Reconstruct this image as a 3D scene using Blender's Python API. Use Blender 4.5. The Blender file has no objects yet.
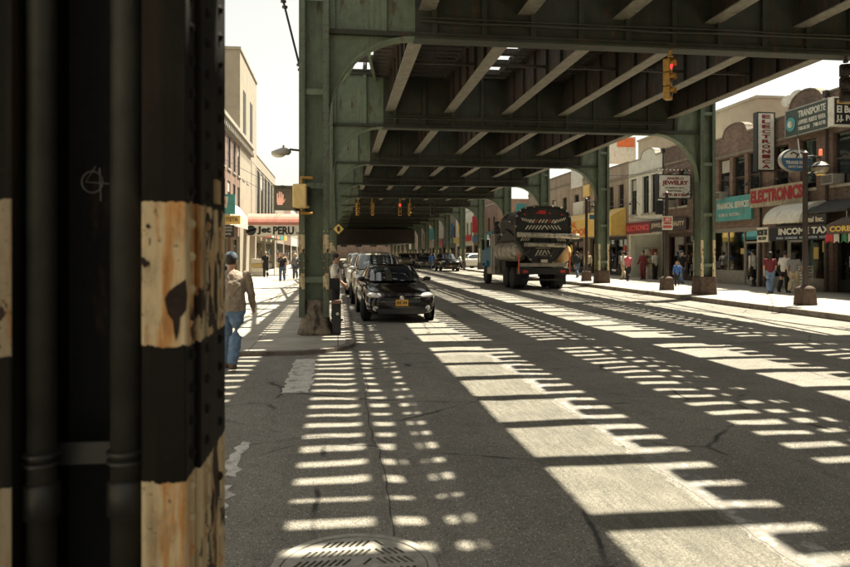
import bpy, bmesh, math, random
from mathutils import Vector, Matrix
R = math.radians
random.seed(7)
sc = bpy.context.scene
col = sc.collection

# ------------------------------------------------------------------ camera, world, sun, exposure
F, HY, EYE, TH = 680.0, 253.5, 1.7, math.atan(87 / 680)
cd = bpy.data.cameras.new('camera'); cam = bpy.data.objects.new('camera', cd); col.objects.link(cam)
cam.location = (0, 0, EYE); cam.rotation_euler = (R(90), 0, -TH)
cd.sensor_width = 36; cd.lens = F / 850 * 36
cd.shift_y = -(283.5 - HY) / 850
cd.clip_start = .05; cd.clip_end = 3000
cd.dof.use_dof = True; cd.dof.focus_distance = 12; cd.dof.aperture_fstop = 3.0
sc.camera = cam
KX, KZ = .37, .22                                   # sun slope: metres of shadow per metre of height
el = math.atan(1 / math.hypot(KX, KZ)); az = math.atan2(KX, KZ)   # azimuth clockwise from +Y
w = bpy.data.worlds.new('World'); sc.world = w; w.use_nodes = True
nt = w.node_tree; nt.nodes.clear()
sky = nt.nodes.new('ShaderNodeTexSky'); sky.sky_type = 'NISHITA'; sky.sun_disc = False
sky.sun_elevation = el; sky.sun_rotation = az; sky.dust_density = 1.5; sky.air_density = 1.2
hs = nt.nodes.new('ShaderNodeHueSaturation'); hs.inputs['Saturation'].default_value = .22
tint = nt.nodes.new('ShaderNodeMix'); tint.data_type = 'RGBA'; tint.blend_type = 'MULTIPLY'
tint.inputs[0].default_value = 1; tint.inputs[7].default_value = (1, .96, .84, 1)
bg = nt.nodes.new('ShaderNodeBackground'); bg.inputs[1].default_value = .061
wo = nt.nodes.new('ShaderNodeOutputWorld')
nt.links.new(sky.outputs[0], hs.inputs['Color']); nt.links.new(hs.outputs[0], tint.inputs[6])
nt.links.new(tint.outputs[2], bg.inputs[0]); nt.links.new(bg.outputs[0], wo.inputs[0])
sd = bpy.data.lights.new('sun', 'SUN'); sun = bpy.data.objects.new('sun', sd); col.objects.link(sun)
sd.energy = 5.0; sd.angle = R(.53); sd.color = (1, .93, .765)
sun.rotation_euler = Vector((KX, KZ, 1)).to_track_quat('Z', 'Y').to_euler(); sun.location = (8, 5, 30)
sc.view_settings.view_transform = 'Standard'; sc.view_settings.look = 'None'
sc.view_settings.exposure = 1.78; sc.view_settings.gamma = 1
sc.cycles.use_denoising = True; sc.cycles.max_bounces = 8; sc.cycles.diffuse_bounces = 5
sc.cycles.transparent_max_bounces = 12; sc.cycles.caustics_reflective = False; sc.cycles.caustics_refractive = False

# ------------------------------------------------------------------ pixel -> place
CT, ST = math.cos(TH), math.sin(TH)
def G(px, py, Z=0):
    zc = F * (EYE - Z) / (py - HY); xc = (px - 425) * zc / F
    return xc * CT + zc * ST, -xc * ST + zc * CT
def WX(px, py, X):                                   # on a plane X = const -> (Y, Z)
    a = (px - 425) / F; zc = X / (a * CT + ST)
    return -a * zc * ST + zc * CT, EYE + (HY - py) * zc / F
def WY(px, py, Y):                                   # on a plane Y = const -> (X, Z)
    a = (px - 425) / F; zc = Y / (CT - a * ST)
    return a * zc * CT + zc * ST, EYE + (HY - py) * zc / F

# ------------------------------------------------------------------ mesh builder
class MB:
    def __init__(s): s.v = []; s.f = []
    def add(s, vs, fs):
        n = len(s.v); s.v += [tuple(p) for p in vs]; s.f += [tuple(i + n for i in f) for f in fs]; return s
    def box(s, x0, x1, y0, y1, z0, z1):
        return s.add([(x0,y0,z0),(x1,y0,z0),(x1,y1,z0),(x0,y1,z0),(x0,y0,z1),(x1,y0,z1),(x1,y1,z1),(x0,y1,z1)],
                     [(0,3,2,1),(4,5,6,7),(0,1,5,4),(1,2,6,5),(2,3,7,6),(3,0,4,7)])
    def cbox(s, c, d, rot=None):
        n = len(s.v); s.box(-d[0]/2, d[0]/2, -d[1]/2, d[1]/2, -d[2]/2, d[2]/2)
        m = Matrix.Translation(c) @ (rot.to_matrix().to_4x4() if rot else Matrix())
        for i in range(n, len(s.v)): s.v[i] = tuple(m @ Vector(s.v[i]))
        return s
    def bar(s, p, q, wd, ht):                        # rectangular bar from p to q
        p, q = Vector(p), Vector(q); d = q - p
        return s.cbox((p + q) / 2, (wd, d.length, ht), d.to_track_quat('Y', 'Z'))
    def tube(s, pts, r, seg=8, cap=True):
        pts = [Vector(p) for p in pts]; rs = r if isinstance(r, (list, tuple)) else [r] * len(pts)
        vs = []; up = Vector((0, 0, 1))
        for i, p in enumerate(pts):
            d = (pts[min(i+1, len(pts)-1)] - pts[max(i-1, 0)]).normalized()
            a = d.cross(up) if abs(d.dot(up)) < .95 else d.cross(Vector((0, 1, 0)))
            a.normalize(); b = a.cross(d)
            vs += [p + rs[i] * (a * math.cos(t) + b * math.sin(t)) for t in [2*math.pi*k/seg for k in range(seg)]]
        fs = [(i*seg+k, i*seg+(k+1) % seg, (i+1)*seg+(k+1) % seg, (i+1)*seg+k) for i in range(len(pts)-1) for k in range(seg)]
        if cap: fs += [tuple(range(seg))[::-1], tuple(range((len(pts)-1)*seg, len(pts)*seg))]
        return s.add(vs, fs)
    def capsule(s, pts, rs, seg=10):                 # tube with rounded ends
        pts = [Vector(p) for p in pts]
        d0 = (pts[0] - pts[1]).normalized(); d1 = (pts[-1] - pts[-2]).normalized()
        P = [pts[0] + d0*rs[0]*.95, pts[0] + d0*rs[0]*.6] + pts + [pts[-1] + d1*rs[-1]*.6, pts[-1] + d1*rs[-1]*.95]
        Q = [rs[0]*.3, rs[0]*.8] + list(rs) + [rs[-1]*.8, rs[-1]*.3]
        return s.tube(P, Q, seg)
    def rings(s, rings, closed=True):                # rings: lists of points of equal length
        k = len(rings[0]); vs = [p for r in rings for p in r]
        fs = [(i*k+j, i*k+(j+1) % k, (i+1)*k+(j+1) % k, (i+1)*k+j) for i in range(len(rings)-1) for j in range(k)]
        if closed: fs += [tuple(range(k))[::-1], tuple(range((len(rings)-1)*k, len(rings)*k))]
        return s.add(vs, fs)
    def ell(s, secs, seg=12):                        # horizontal ellipse sections (cx, cy, z, rx, ry)
        return s.rings([[(cx + rx*math.cos(2*math.pi*j/seg), cy + ry*math.sin(2*math.pi*j/seg), z) for j in range(seg)] for cx, cy, z, rx, ry in secs])
    def ball(s, c, r, seg=12):
        rx, ry, rz = r if isinstance(r, (tuple, list)) else (r, r, r); n = seg // 2
        return s.ell([(c[0], c[1], c[2] - rz*math.cos(math.pi*i/n), max(rx*math.sin(math.pi*i/n), .02*rx), max(ry*math.sin(math.pi*i/n), .02*ry)) for i in range(n+1)], seg)
    def lathe(s, prof, c, axis='Z', seg=16):         # prof: (radius, along)
        out = []
        for r, h in prof:
            ring = []
            for j in range(seg):
                a = 2*math.pi*j/seg; u, v_ = r*math.cos(a), r*math.sin(a)
                ring.append({'Z': (c[0]+u, c[1]+v_, c[2]+h), 'X': (c[0]+h, c[1]+u, c[2]+v_), 'Y': (c[0]+u, c[1]+h, c[2]+v_)}[axis])
            out.append(ring)
        return s.rings(out)
    def prism(s, poly, a, b, axis='Y'):              # 2D polygon extruded from a to b; axis Y: poly=(x,z); X: (y,z); Z: (x,y)
        mk = {'Y': lambda p, h: (p[0], h, p[1]), 'X': lambda p, h: (h, p[0], p[1]), 'Z': lambda p, h: (p[0], p[1], h)}[axis]
        return s.rings([[mk(p, a) for p in poly], [mk(p, b) for p in poly]])
    def mesh(s, name, m=None, smooth=False):
        me = bpy.data.meshes.new(name); me.from_pydata(s.v, [], s.f)
        bm = bmesh.new(); bm.from_mesh(me); bmesh.ops.recalc_face_normals(bm, faces=bm.faces); bm.to_mesh(me); bm.free()
        if m: me.materials.append(m)
        if smooth:
            for p in me.polygons: p.use_smooth = True
        return me
    def obj(s, name, m, parent=None, smooth=False, world=False, bevel=0, **kw):
        return link(name, s.mesh(name, m, smooth), parent, world, bevel, **kw)
def link(name, me, parent=None, world=False, bevel=0, **kw):
    o = bpy.data.objects.new(name, me); col.objects.link(o)
    if parent:
        o.parent = parent
        if world: o.location = -parent.location
    if bevel:
        b = o.modifiers.new('bevel', 'BEVEL'); b.width = bevel; b.segments = 2; b.limit_method = 'ANGLE'
    for k, v in kw.items(): o[k] = v
    return o
def tag(o, label, cat, group=None):
    o['label'] = label; o['category'] = cat
    if group: o['group'] = group
    return o
def thing(name, label, cat, loc=(0, 0, 0), rz=0, group=None):
    o = bpy.data.objects.new(name, None); col.objects.link(o); o.location = loc; o.rotation_euler = (0, 0, rz)
    return tag(o, label, cat, group)
def struct(o): o['kind'] = 'structure'; return o
def sub(o, lv=2):
    m = o.modifiers.new('sub', 'SUBSURF'); m.levels = lv; m.render_levels = lv; return o

# ------------------------------------------------------------------ materials
def nodes(name):
    m = bpy.data.materials.new(name); m.use_nodes = True; t = m.node_tree
    return m, t, t.nodes['Principled BSDF']
def N(t, typ, **kw):
    n = t.nodes.new(typ)
    for k, v in kw.items():
        if isinstance(v, (int, float, tuple)) and k in n.inputs: n.inputs[k].default_value = v
        else: setattr(n, k, v)
    return n
def L(t, a, b): t.links.new(a, b)
def c4(c): return (c[0], c[1], c[2], 1)
def noise(t, vec, scale, detail=4, rough=.6):
    n = N(t, 'ShaderNodeTexNoise'); n.inputs['Scale'].default_value = scale
    n.inputs['Detail'].default_value = detail; n.inputs['Roughness'].default_value = rough
    if vec: L(t, vec, n.inputs['Vector'])
    return n.outputs[0]
def ramp(t, fac, stops):
    r = N(t, 'ShaderNodeValToRGB'); e = r.color_ramp.elements
    while len(e) < len(stops): e.new(.5)
    for i, (p, c) in enumerate(stops):
        e[i].position = p; e[i].color = c4(c) if isinstance(c, tuple) else (c, c, c, 1)
    L(t, fac, r.inputs[0]); return r.outputs[0]
def mix(t, fac, a, b, mode='MIX'):
    n = N(t, 'ShaderNodeMix'); n.data_type = 'RGBA'; n.blend_type = mode
    for v, i in ((fac, 0), (a, 6), (b, 7)):
        if isinstance(v, float) or isinstance(v, int): n.inputs[i].default_value = v
        elif isinstance(v, tuple): n.inputs[i].default_value = c4(v)
        else: L(t, v, n.inputs[i])
    return n.outputs[2]
def math_(t, op, a, b=0.0):
    n = N(t, 'ShaderNodeMath'); n.operation = op
    for v, i in ((a, 0), (b, 1)):
        if isinstance(v, (float, int)): n.inputs[i].default_value = v
        else: L(t, v, n.inputs[i])
    return n.outputs[0]
def bump(t, p, h, strength=.3, dist=.01):
    b = N(t, 'ShaderNodeBump'); b.inputs['Strength'].default_value = strength; b.inputs['Distance'].default_value = dist
    L(t, h, b.inputs['Height']); L(t, b.outputs[0], p.inputs['Normal'])
def coord(t, kind='Object', scale=None):
    n = N(t, 'ShaderNodeTexCoord').outputs[kind]
    if scale:
        m = N(t, 'ShaderNodeMapping'); m.inputs['Scale'].default_value = scale; L(t, n, m.inputs[0]); n = m.outputs[0]
    return n
_mc = {}
def mat(name, c, rough=.6, var=.18, scale=6, metal=0., bmp=.15, spec=.4, dirt=None, emit=0, coat=0):
    if name in _mc: return _mc[name]
    m, t, p = nodes(name); co = coord(t)
    n = noise(t, co, scale, 6)
    lo = tuple(x * (1 - var) for x in c); hi = tuple(min(1, x * (1 + var)) for x in c)
    colr = ramp(t, n, [(.3, lo), (.7, hi)])
    if dirt:
        dn = ramp(t, noise(t, coord(t, 'Object', (1, 1, .35)), scale * .6, 8, .7), [(dirt[1], 0.), (dirt[1] + .12, 1.)])
        colr = mix(t, dn, colr, dirt[0])
    L(t, colr, p.inputs['Base Color']); p.inputs['Roughness'].default_value = rough; p.inputs['Metallic'].default_value = metal
    p.inputs['Specular IOR Level'].default_value = spec
    if coat: p.inputs['Coat Weight'].default_value = coat; p.inputs['Coat Roughness'].default_value = .06
    if bmp: bump(t, p, noise(t, co, scale * 6, 4), bmp, .004)
    if emit: p.inputs['Emission Color'].default_value = c4(c); p.inputs['Emission Strength'].default_value = emit
    _mc[name] = m; return m
def steel(name, c, rust=.52, bands=None, paint=(.62, .48, .26), front=False, rb=1.0):
    m, t, p = nodes(name); co = coord(t)
    n1 = noise(t, co, 2.2, 8, .7); n2 = noise(t, coord(t, 'Object', (1, 1, .25)), 5, 8, .7); n3 = noise(t, co, 30, 4)
    base = ramp(t, n1, [(.3, tuple(x*.72 for x in c)), (.7, tuple(x*1.25 for x in c))])
    if bands:                                        # warning bands painted on the column: (z0, z1) in world metres
        z = N(t, 'ShaderNodeSeparateXYZ'); g = N(t, 'ShaderNodeNewGeometry'); L(t, g.outputs['Position'], z.inputs[0]); msk = None
        zj = math_(t, 'ADD', z.outputs[2], math_(t, 'MULTIPLY', math_(t, 'SUBTRACT', noise(t, co, 28, 4), .5), .035))
        for z0, z1 in bands:
            b = math_(t, 'MULTIPLY', math_(t, 'GREATER_THAN', zj, float(z0)), math_(t, 'LESS_THAN', zj, float(z1)))
            msk = b if msk is None else math_(t, 'MAXIMUM', msk, b)
        pc = ramp(t, noise(t, coord(t, 'Object', (3, 3, .35)), 3.5, 6, .65), [(.34, (paint[0]*.55, paint[1]*.30, paint[2]*.17)), (.43, (paint[0]*.9, paint[1]*.60, paint[2]*.38)), (.49, paint), (.75, tuple(min(1, x*1.2) for x in paint))])
        chip = math_(t, 'MAXIMUM', ramp(t, noise(t, coord(t, 'Object', (1.6, 1.6, .9)), 4.5, 6, .6), [(.565, 0.), (.58, 1.)]), ramp(t, noise(t, co, 42, 5, .7), [(.64, 0.), (.67, .9)]))
        stn = ramp(t, noise(t, coord(t, 'Object', (1, 1, .5)), 9, 6, .75), [(.5, 0.), (.72, .65)]); pc = mix(t, stn, pc, (.16, .13, .095))
        pc = mix(t, chip, pc, (.035, .024, .018))
        if front:
            ny = N(t, 'ShaderNodeSeparateXYZ'); L(t, g.outputs['True Normal'], ny.inputs[0]); msk = math_(t, 'MULTIPLY', msk, math_(t, 'GREATER_THAN', math_(t, 'ABSOLUTE', ny.outputs[1]), .7))
        base = mix(t, msk, base, pc)
    rm = ramp(t, n2, [(rust, 0.), (rust + .1, 1.)])
    colr = mix(t, math_(t, 'MULTIPLY', rm, .8), base, ramp(t, n3, [(.35, (.05*rb, .028*rb, .018*rb)), (.7, (.13*rb, .07*rb, .04*rb))]))
    run = math_(t, 'MULTIPLY', ramp(t, noise(t, coord(t, 'Object', (1, 1, .06)), 9, 5, .6), [(.52, 0.), (.70, .7)]), ramp(t, noise(t, co, 1.1, 3), [(.4, .2), (.6, 1.)]))
    colr = mix(t, run, colr, (.045, .030, .02)); spk = ramp(t, noise(t, co, 55, 4, .7), [(.64, 0.), (.70, .8)]); colr = mix(t, spk, colr, (.035, .024, .016))
    L(t, colr, p.inputs['Base Color']); p.inputs['Roughness'].default_value = .62 if rb == 1 else .75; p.inputs['Specular IOR Level'].default_value = .35 if rb == 1 else .12
    bump(t, p, mix(t, .5, n2, n3), .35, .01)
    return m
def brick(name, c1, c2, mortar, side=True):
    m, t, p = nodes(name)
    s = N(t, 'ShaderNodeSeparateXYZ'); L(t, coord(t), s.inputs[0]); cb = N(t, 'ShaderNodeCombineXYZ')
    L(t, math_(t, 'ADD', s.outputs[0], s.outputs[1]), cb.inputs[0]); L(t, s.outputs[2], cb.inputs[1])
    b = N(t, 'ShaderNodeTexBrick'); L(t, cb.outputs[0], b.inputs[0])
    for k, v in (('Color1', c4(c1)), ('Color2', c4(c2)), ('Mortar', c4(mortar)), ('Scale', 1.), ('Mortar Size', .011), ('Brick Width', .23), ('Row Height', .085)): b.inputs[k].default_value = v
    n = noise(t, coord(t), .9, 6, .7); st = ramp(t, noise(t, coord(t, 'Object', (1, 1, .2)), 1.6, 6, .7), [(.4, 0.75), (.65, 1.12)])
    cc = mix(t, 1., mix(t, .22, b.outputs[0], ramp(t, n, [(.3, tuple(x*.55 for x in c1)), (.7, tuple(min(1, x*1.5) for x in c2))])), st, 'MULTIPLY')
    L(t, cc, p.inputs['Base Color']); p.inputs['Roughness'].default_value = .9
    bump(t, p, b.outputs[1], -.5, .01); return m
def asphalt():
    m, t, p = nodes('asphalt'); co = coord(t)
    big = noise(t, co, .35, 6, .65); mid = noise(t, co, 3.5, 8, .7); fine = noise(t, co, 130, 3, .8)
    vo = N(t, 'ShaderNodeTexVoronoi'); vo.inputs['Scale'].default_value = 75; L(t, co, vo.inputs['Vector'])
    wear = noise(t, coord(t, 'Object', (1.3, .12, 1)), 1.1, 6, .6)
    base = ramp(t, big, [(.35, (.125, .115, .095)), (.65, (.195, .18, .148))])
    base = mix(t, ramp(t, wear, [(.45, 0.), (.75, .45)]), base, (.24, .225, .19))
    base = mix(t, ramp(t, mid, [(.5, 0.), (.72, .55)]), base, (.085, .08, .07))
    base = mix(t, 1., base, ramp(t, vo.outputs['Distance'], [(.05, 1.0), (.22, .72), (.6, .5)]), 'MULTIPLY')
    base = mix(t, 1., base, ramp(t, fine, [(.3, .55), (.5, 1.0), (.72, 1.0)]), 'MULTIPLY'); base = mix(t, 1., base, (2.1, 2.1, 2.1), 'MULTIPLY')
    st = N(t, 'ShaderNodeTexVoronoi'); st.inputs['Scale'].default_value = 55; L(t, co, st.inputs['Vector']); sepc = N(t, 'ShaderNodeSeparateColor'); L(t, st.outputs['Color'], sepc.inputs[0])
    base = mix(t, math_(t, 'MULTIPLY', ramp(t, sepc.outputs[0], [(.74, 0.), (.76, 1.)]), ramp(t, st.outputs['Distance'], [(.28, .9), (.36, 0.)])), base, (.42, .39, .32)); base = mix(t, math_(t, 'MULTIPLY', ramp(t, sepc.outputs[0], [(.24, 1.), (.26, 0.)]), ramp(t, st.outputs['Distance'], [(.3, .85), (.38, 0.)])), base, (.035, .032, .027))
    # cracks and tar seams
    wv = N(t, 'ShaderNodeMix'); wv.data_type = 'VECTOR'; wv.inputs[0].default_value = .12
    nn = N(t, 'ShaderNodeTexNoise'); nn.inputs['Scale'].default_value = 2.5; nn.inputs['Detail'].default_value = 5; L(t, co, nn.inputs['Vector'])
    L(t, co, wv.inputs[4]); L(t, nn.outputs[1], wv.inputs[5])
    cr = N(t, 'ShaderNodeTexVoronoi', feature='DISTANCE_TO_EDGE'); cr.inputs['Scale'].default_value = .55; L(t, wv.outputs[1], cr.inputs['Vector'])
    cm = math_(t, 'MULTIPLY', ramp(t, cr.outputs[0], [(.004, 1.), (.013, 0.)]), ramp(t, noise(t, co, .8, 3), [(.47, 0.), (.58, .85)]))
    base = mix(t, cm, base, (.022, .02, .018))
    oil = ramp(t, noise(t, coord(t, 'Object', (1, .5, 1)), 1.7, 4), [(.68, 0.), (.8, .6)])
    base = mix(t, oil, base, (.04, .037, .032))
    L(t, base, p.inputs['Base Color']); p.inputs['Roughness'].default_value = .85; p.inputs['Specular IOR Level'].default_value = .3
    h = mix(t, .5, vo.outputs['Distance'], fine); h = mix(t, cm, h, (0, 0, 0))
    bump(t, p, h, .6, .008); return m
def pavement(name, c, size=1.5):
    m, t, p = nodes(name); co = coord(t)
    b = N(t, 'ShaderNodeTexBrick'); L(t, co, b.inputs[0]); b.offset = 0
    for k, v in (('Color1', (1, 1, 1, 1)), ('Color2', (.84, .84, .84, 1)), ('Mortar', (.35, .33, .3, 1)), ('Scale', 1.), ('Mortar Size', .012), ('Brick Width', size), ('Row Height', size)): b.inputs[k].default_value = v
    n = ramp(t, noise(t, co, 1.4, 8, .7), [(.3, tuple(x*.7 for x in c)), (.7, tuple(x*1.1 for x in c))])
    gum = ramp(t, noise(t, co, 11, 2), [(.70, 0.), (.74, .6)])
    cc = mix(t, gum, mix(t, 1., n, b.outputs[0], 'MULTIPLY'), tuple(x*.35 for x in c))
    cc = mix(t, .5, cc, ramp(t, noise(t, co, 90, 3), [(.3, .7), (.7, 1.25)]), 'MULTIPLY')
    L(t, cc, p.inputs['Base Color']); p.inputs['Roughness'].default_value = .9
    bump(t, p, b.outputs[1], -.4, .01); return m
def worn_paint(lo=.50, hi=.66, top=.7):
    m, t, p = nodes('worn_road_paint'); co = coord(t)
    k = ramp(t, noise(t, co, 6, 8, .8), [(lo, 0.), (hi, top)])
    L(t, mix(t, k, (.15, .14, .12), ramp(t, noise(t, co, 60, 3), [(.3, (.42, .40, .35)), (.7, (.66, .63, .55))])), p.inputs['Base Color'])
    p.inputs['Roughness'].default_value = .8; bump(t, p, noise(t, co, 90, 3), .4, .006); return m
def glass_dark(name, c=(.015, .017, .018), rough=.04, coat=1):
    m, t, p = nodes(name)
    L(t, ramp(t, noise(t, coord(t), 1.3, 3), [(.35, tuple(x*.5 for x in c)), (.7, tuple(x*1.6 for x in c))]), p.inputs['Base Color'])
    p.inputs['Roughness'].default_value = rough; p.inputs['Specular IOR Level'].default_value = .9; p.inputs['IOR'].default_value = 1.6; return m
def shop_glass():
    m, t, p = nodes('shop_glass'); t.nodes.remove(p)
    tr = N(t, 'ShaderNodeBsdfTransparent'); tr.inputs[0].default_value = (.82, .85, .82, 1); gl = N(t, 'ShaderNodeBsdfGlossy'); gl.inputs['Roughness'].default_value = .03
    fr = N(t, 'ShaderNodeFresnel'); fr.inputs[0].default_value = 1.5; ms = N(t, 'ShaderNodeMixShader')
    L(t, math_(t, 'ADD', fr.outputs[0], .06), ms.inputs[0]); L(t, tr.outputs[0], ms.inputs[1]); L(t, gl.outputs[0], ms.inputs[2])
    L(t, ms.outputs[0], t.nodes['Material Output'].inputs[0]); return m
def lamp_mat(name, c, e):
    m, t, p = nodes(name); L(t, ramp(t, noise(t, coord(t), 20, 2), [(.3, tuple(x*.8 for x in c)), (.7, c)]), p.inputs['Base Color'])
    p.inputs['Emission Color'].default_value = c4(c); p.inputs['Emission Strength'].default_value = e; return m

GREEN = steel('sage_green_steel', (.140, .178, .122), .56); SHADED = steel('shade_dark_green_steel', (.036, .042, .030), .54)  # second one: same green darkened, shade under the deck put into the colour
GBAND = steel('green_column_steel', (.100, .128, .088), .53, [(.7, 2.2)], (.62, .54, .36), True)
GBAND2 = steel('green_corner_column_steel', (.105, .130, .090), .53, [(.98, 1.30), (1.72, 2.08)], (.58, .50, .32), True)
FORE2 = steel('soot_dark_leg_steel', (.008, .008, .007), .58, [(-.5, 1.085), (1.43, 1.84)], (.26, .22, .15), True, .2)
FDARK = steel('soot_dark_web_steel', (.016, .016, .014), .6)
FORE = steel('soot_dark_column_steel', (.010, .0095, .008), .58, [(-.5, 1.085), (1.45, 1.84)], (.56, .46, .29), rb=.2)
STRG = steel('brown_stringer_steel', (.034, .031, .025), .50); LITFLG = steel('lit_flange_steel', (.20, .185, .15), .62)  # flange paler than web: light on the stringer undersides put into the colour
TIMBER = mat('creosote_timber', (.055, .045, .036), .9, .4, 9)
RAIL = mat('rail_steel', (.12, .10, .085), .4, .3, 8, .6)
ASPH = asphalt(); PAVE = pavement('concrete_flags', (.38, .35, .285)); KERB = mat('kerb_stone', (.17, .145, .12), .85, .35, 5, dirt=((.07, .05, .04), .55))
PAINT = worn_paint(); PAINT2 = worn_paint(.36, .52, 1.); PANE = glass_dark('window_pane'); SHOPG = shop_glass(); CARG = glass_dark('car_glass', (.018, .022, .024), .02)
BR_BROWN = brick('brown_brick', (.115, .062, .044), (.225, .140, .100), (.22, .185, .15))
BR_DARK = brick('dark_brown_brick', (.09, .052, .038), (.185, .115, .083), (.19, .16, .13))
BR_TAN = brick('tan_brick', (.30, .225, .155), (.36, .28, .20), (.27, .23, .18))
BR_RED = brick('red_brick', (.17, .085, .056), (.25, .14, .095), (.27, .23, .18))
STUC = mat('cream_stucco', (.62, .60, .50), .9, .12, 2, dirt=((.38, .35, .28), .6))
BEIGE = mat('beige_render', (.33, .29, .22), .9, .10, 1.5, dirt=((.36, .32, .25), .6))
STONE = mat('pale_stone', (.34, .31, .25), .85, .2, 3, dirt=((.25, .22, .18), .56))
ROOF = mat('tar_roof', (.06, .057, .052), .95, .2, 2)
CONC = mat('rough_concrete', (.20, .165, .12), .95, .5, 7, bmp=1., dirt=((.05, .038, .028), .48))
RUSTC = mat('rusty_pedestal', (.075, .050, .038), .9, .4, 6, bmp=.5, dirt=((.16, .11, .07), .58))
IRON = mat('cast_iron', (.30, .28, .235), .6, .3, 14, .15, .4)
HOLE = mat('drain_dark', (.006, .006, .005), 1, .1)
BLACK = mat('black_metal', (.018, .018, .017), .45, .3, 7)
DARKBR = mat('dark_brown_metal', (.042, .030, .026), .5, .3, 7)
WHITE = mat('white_sign', (.64, .61, .52), .6, .14, 5, dirt=((.36, .31, .23), .56))
CREAM = mat('cream_panel', (.66, .61, .48), .55, .08, 3)
TEAL = mat('teal_sign', (.085, .30, .29), .6, .2, 3, dirt=((.12, .20, .18), .55))
REDL = mat('red_lettering', (.50, .045, .05), .5, .2, 4)
DKRED = mat('dark_red_panel', (.20, .025, .03), .5, .2, 4)
BLUE = mat('blue_sign', (.05, .13, .25), .45, .15, 4)
YELL = mat('yellow_sign', (.70, .47, .13), .5, .12, 3)
ORNG = mat('signal_yellow', (.42, .23, .045), .5, .2, 12, dirt=((.25, .13, .04), .6))
GRNP = mat('green_paint', (.06, .22, .10), .5, .2, 4)
ALU = mat('grey_metal_frame', (.33, .31, .27), .45, .15, 6, .4)
WOODD = mat('dark_wood', (.07, .045, .03), .6, .3, 6)
CHROME = mat('bright_metal', (.55, .54, .50), .22, .1, 5, .9, .05)
RUBBER = mat('tyre_rubber', (.022, .021, .02), .85, .25, 20)
SKIN = mat('skin', (.42, .25, .17), .55, .08, 8, bmp=.05); SKIN2 = mat('skin_dark', (.25, .14, .09), .55, .08, 8, bmp=.05)
HAIR = mat('dark_hair', (.02, .014, .01), .6, .4, 40); HAIRB = mat('fair_hair', (.50, .38, .20), .6, .3, 40)

# ------------------------------------------------------------------ setting: ground, roads, pavements
KL, KR, BL, BRX = .25, 12.66, -7.0, 19.7
CY0, CY1 = 1.2, 11.9                                  # side street on the left between these
struct(MB().box(-400, 400, -120, 900, -1, -.15).obj('ground', mat('earth', (.16, .15, .12), .95, .2, .2)))
from mathutils import noise as mn
GX0, GX1, GY0, GY1 = -6.0, 12.4, 1.4, 45.0
def hgt(x, y):                                       # ruts, settlements and small waves of the worn roadway
    e = min(1, (x-GX0)/.6, (GX1-x)/.6, (y-GY0)/.5, (GY1-y)/2)
    if e <= 0: return 0
    if x < KL+.5: e *= max(0, min(1, (11.3-y)/.6)) if x < KL+.1 else max(min(1, (x-KL-.1)/.4), max(0, min(1, (11.3-y)/.6)))
    e *= max(0, min(1, (math.hypot(x-.085, y-3.67)-.5)/.4))
    n = mn.noise(Vector((x*.9, y*.45, 0)))*.016 + mn.noise(Vector((x*2.6, y*1.5, 5)))*.009 + mn.noise(Vector((x*6, y*5, 9)))*.003
    rut = -.012*sum(math.exp(-((x-c_)/.32)**2) for c_ in (.55, 3.6, 5.3, 7.9, 9.5)) + .02*math.exp(-((x-.28)/.10)**2)*(.6+mn.noise(Vector((0, y*1.3, 2))))
    return e*(n+rut)
def road_grid():
    xs = [GX0+i*.1 for i in range(int((GX1-GX0)/.1)+1)]; ys = []; y_ = GY0
    while y_ < GY1: ys.append(y_); y_ += .07 if y_ < 14 else .2
    ys.append(GY1); xs[-1] = GX1
    b = MB(); n_ = len(xs); b.add([(x, y, hgt(x, y)) for y in ys for x in xs], [(j*n_+i, j*n_+i+1, (j+1)*n_+i+1, (j+1)*n_+i) for j in range(len(ys)-1) for i in range(n_-1)])
    for q in ((KL-60, -60, GX0, 300), (GX1, -60, KR+60, 300), (GX0, -60, GX1, GY0), (GX0, GY1, GX1, 300)): b.add([(q[0], q[1], 0), (q[2], q[1], 0), (q[2], q[3], 0), (q[0], q[3], 0)], [(0, 1, 2, 3)])
    struct(b.obj('road', ASPH, smooth=True))
road_grid()
def drape(name, x0, x1, y0, y1, z, m, j=.02, st=.08):
    nx = max(1, math.ceil((x1-x0)/st)); ny = max(1, math.ceil((y1-y0)/st)); b = MB(); rn = random.uniform
    g = []
    for k in range(ny+1):
        for i in range(nx+1):
            x = x0+(x1-x0)*i/nx; y = y0+(y1-y0)*k/ny
            if i in (0, nx): x += rn(-j, j)
            if k in (0, ny): y += rn(-j, j)
            g.append((x, y, hgt(x, y)+z))
    b.add(g, [(k*(nx+1)+i, k*(nx+1)+i+1, (k+1)*(nx+1)+i+1, (k+1)*(nx+1)+i) for k in range(ny) for i in range(nx)])
    return struct(b.obj(name, m, smooth=True))
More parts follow.
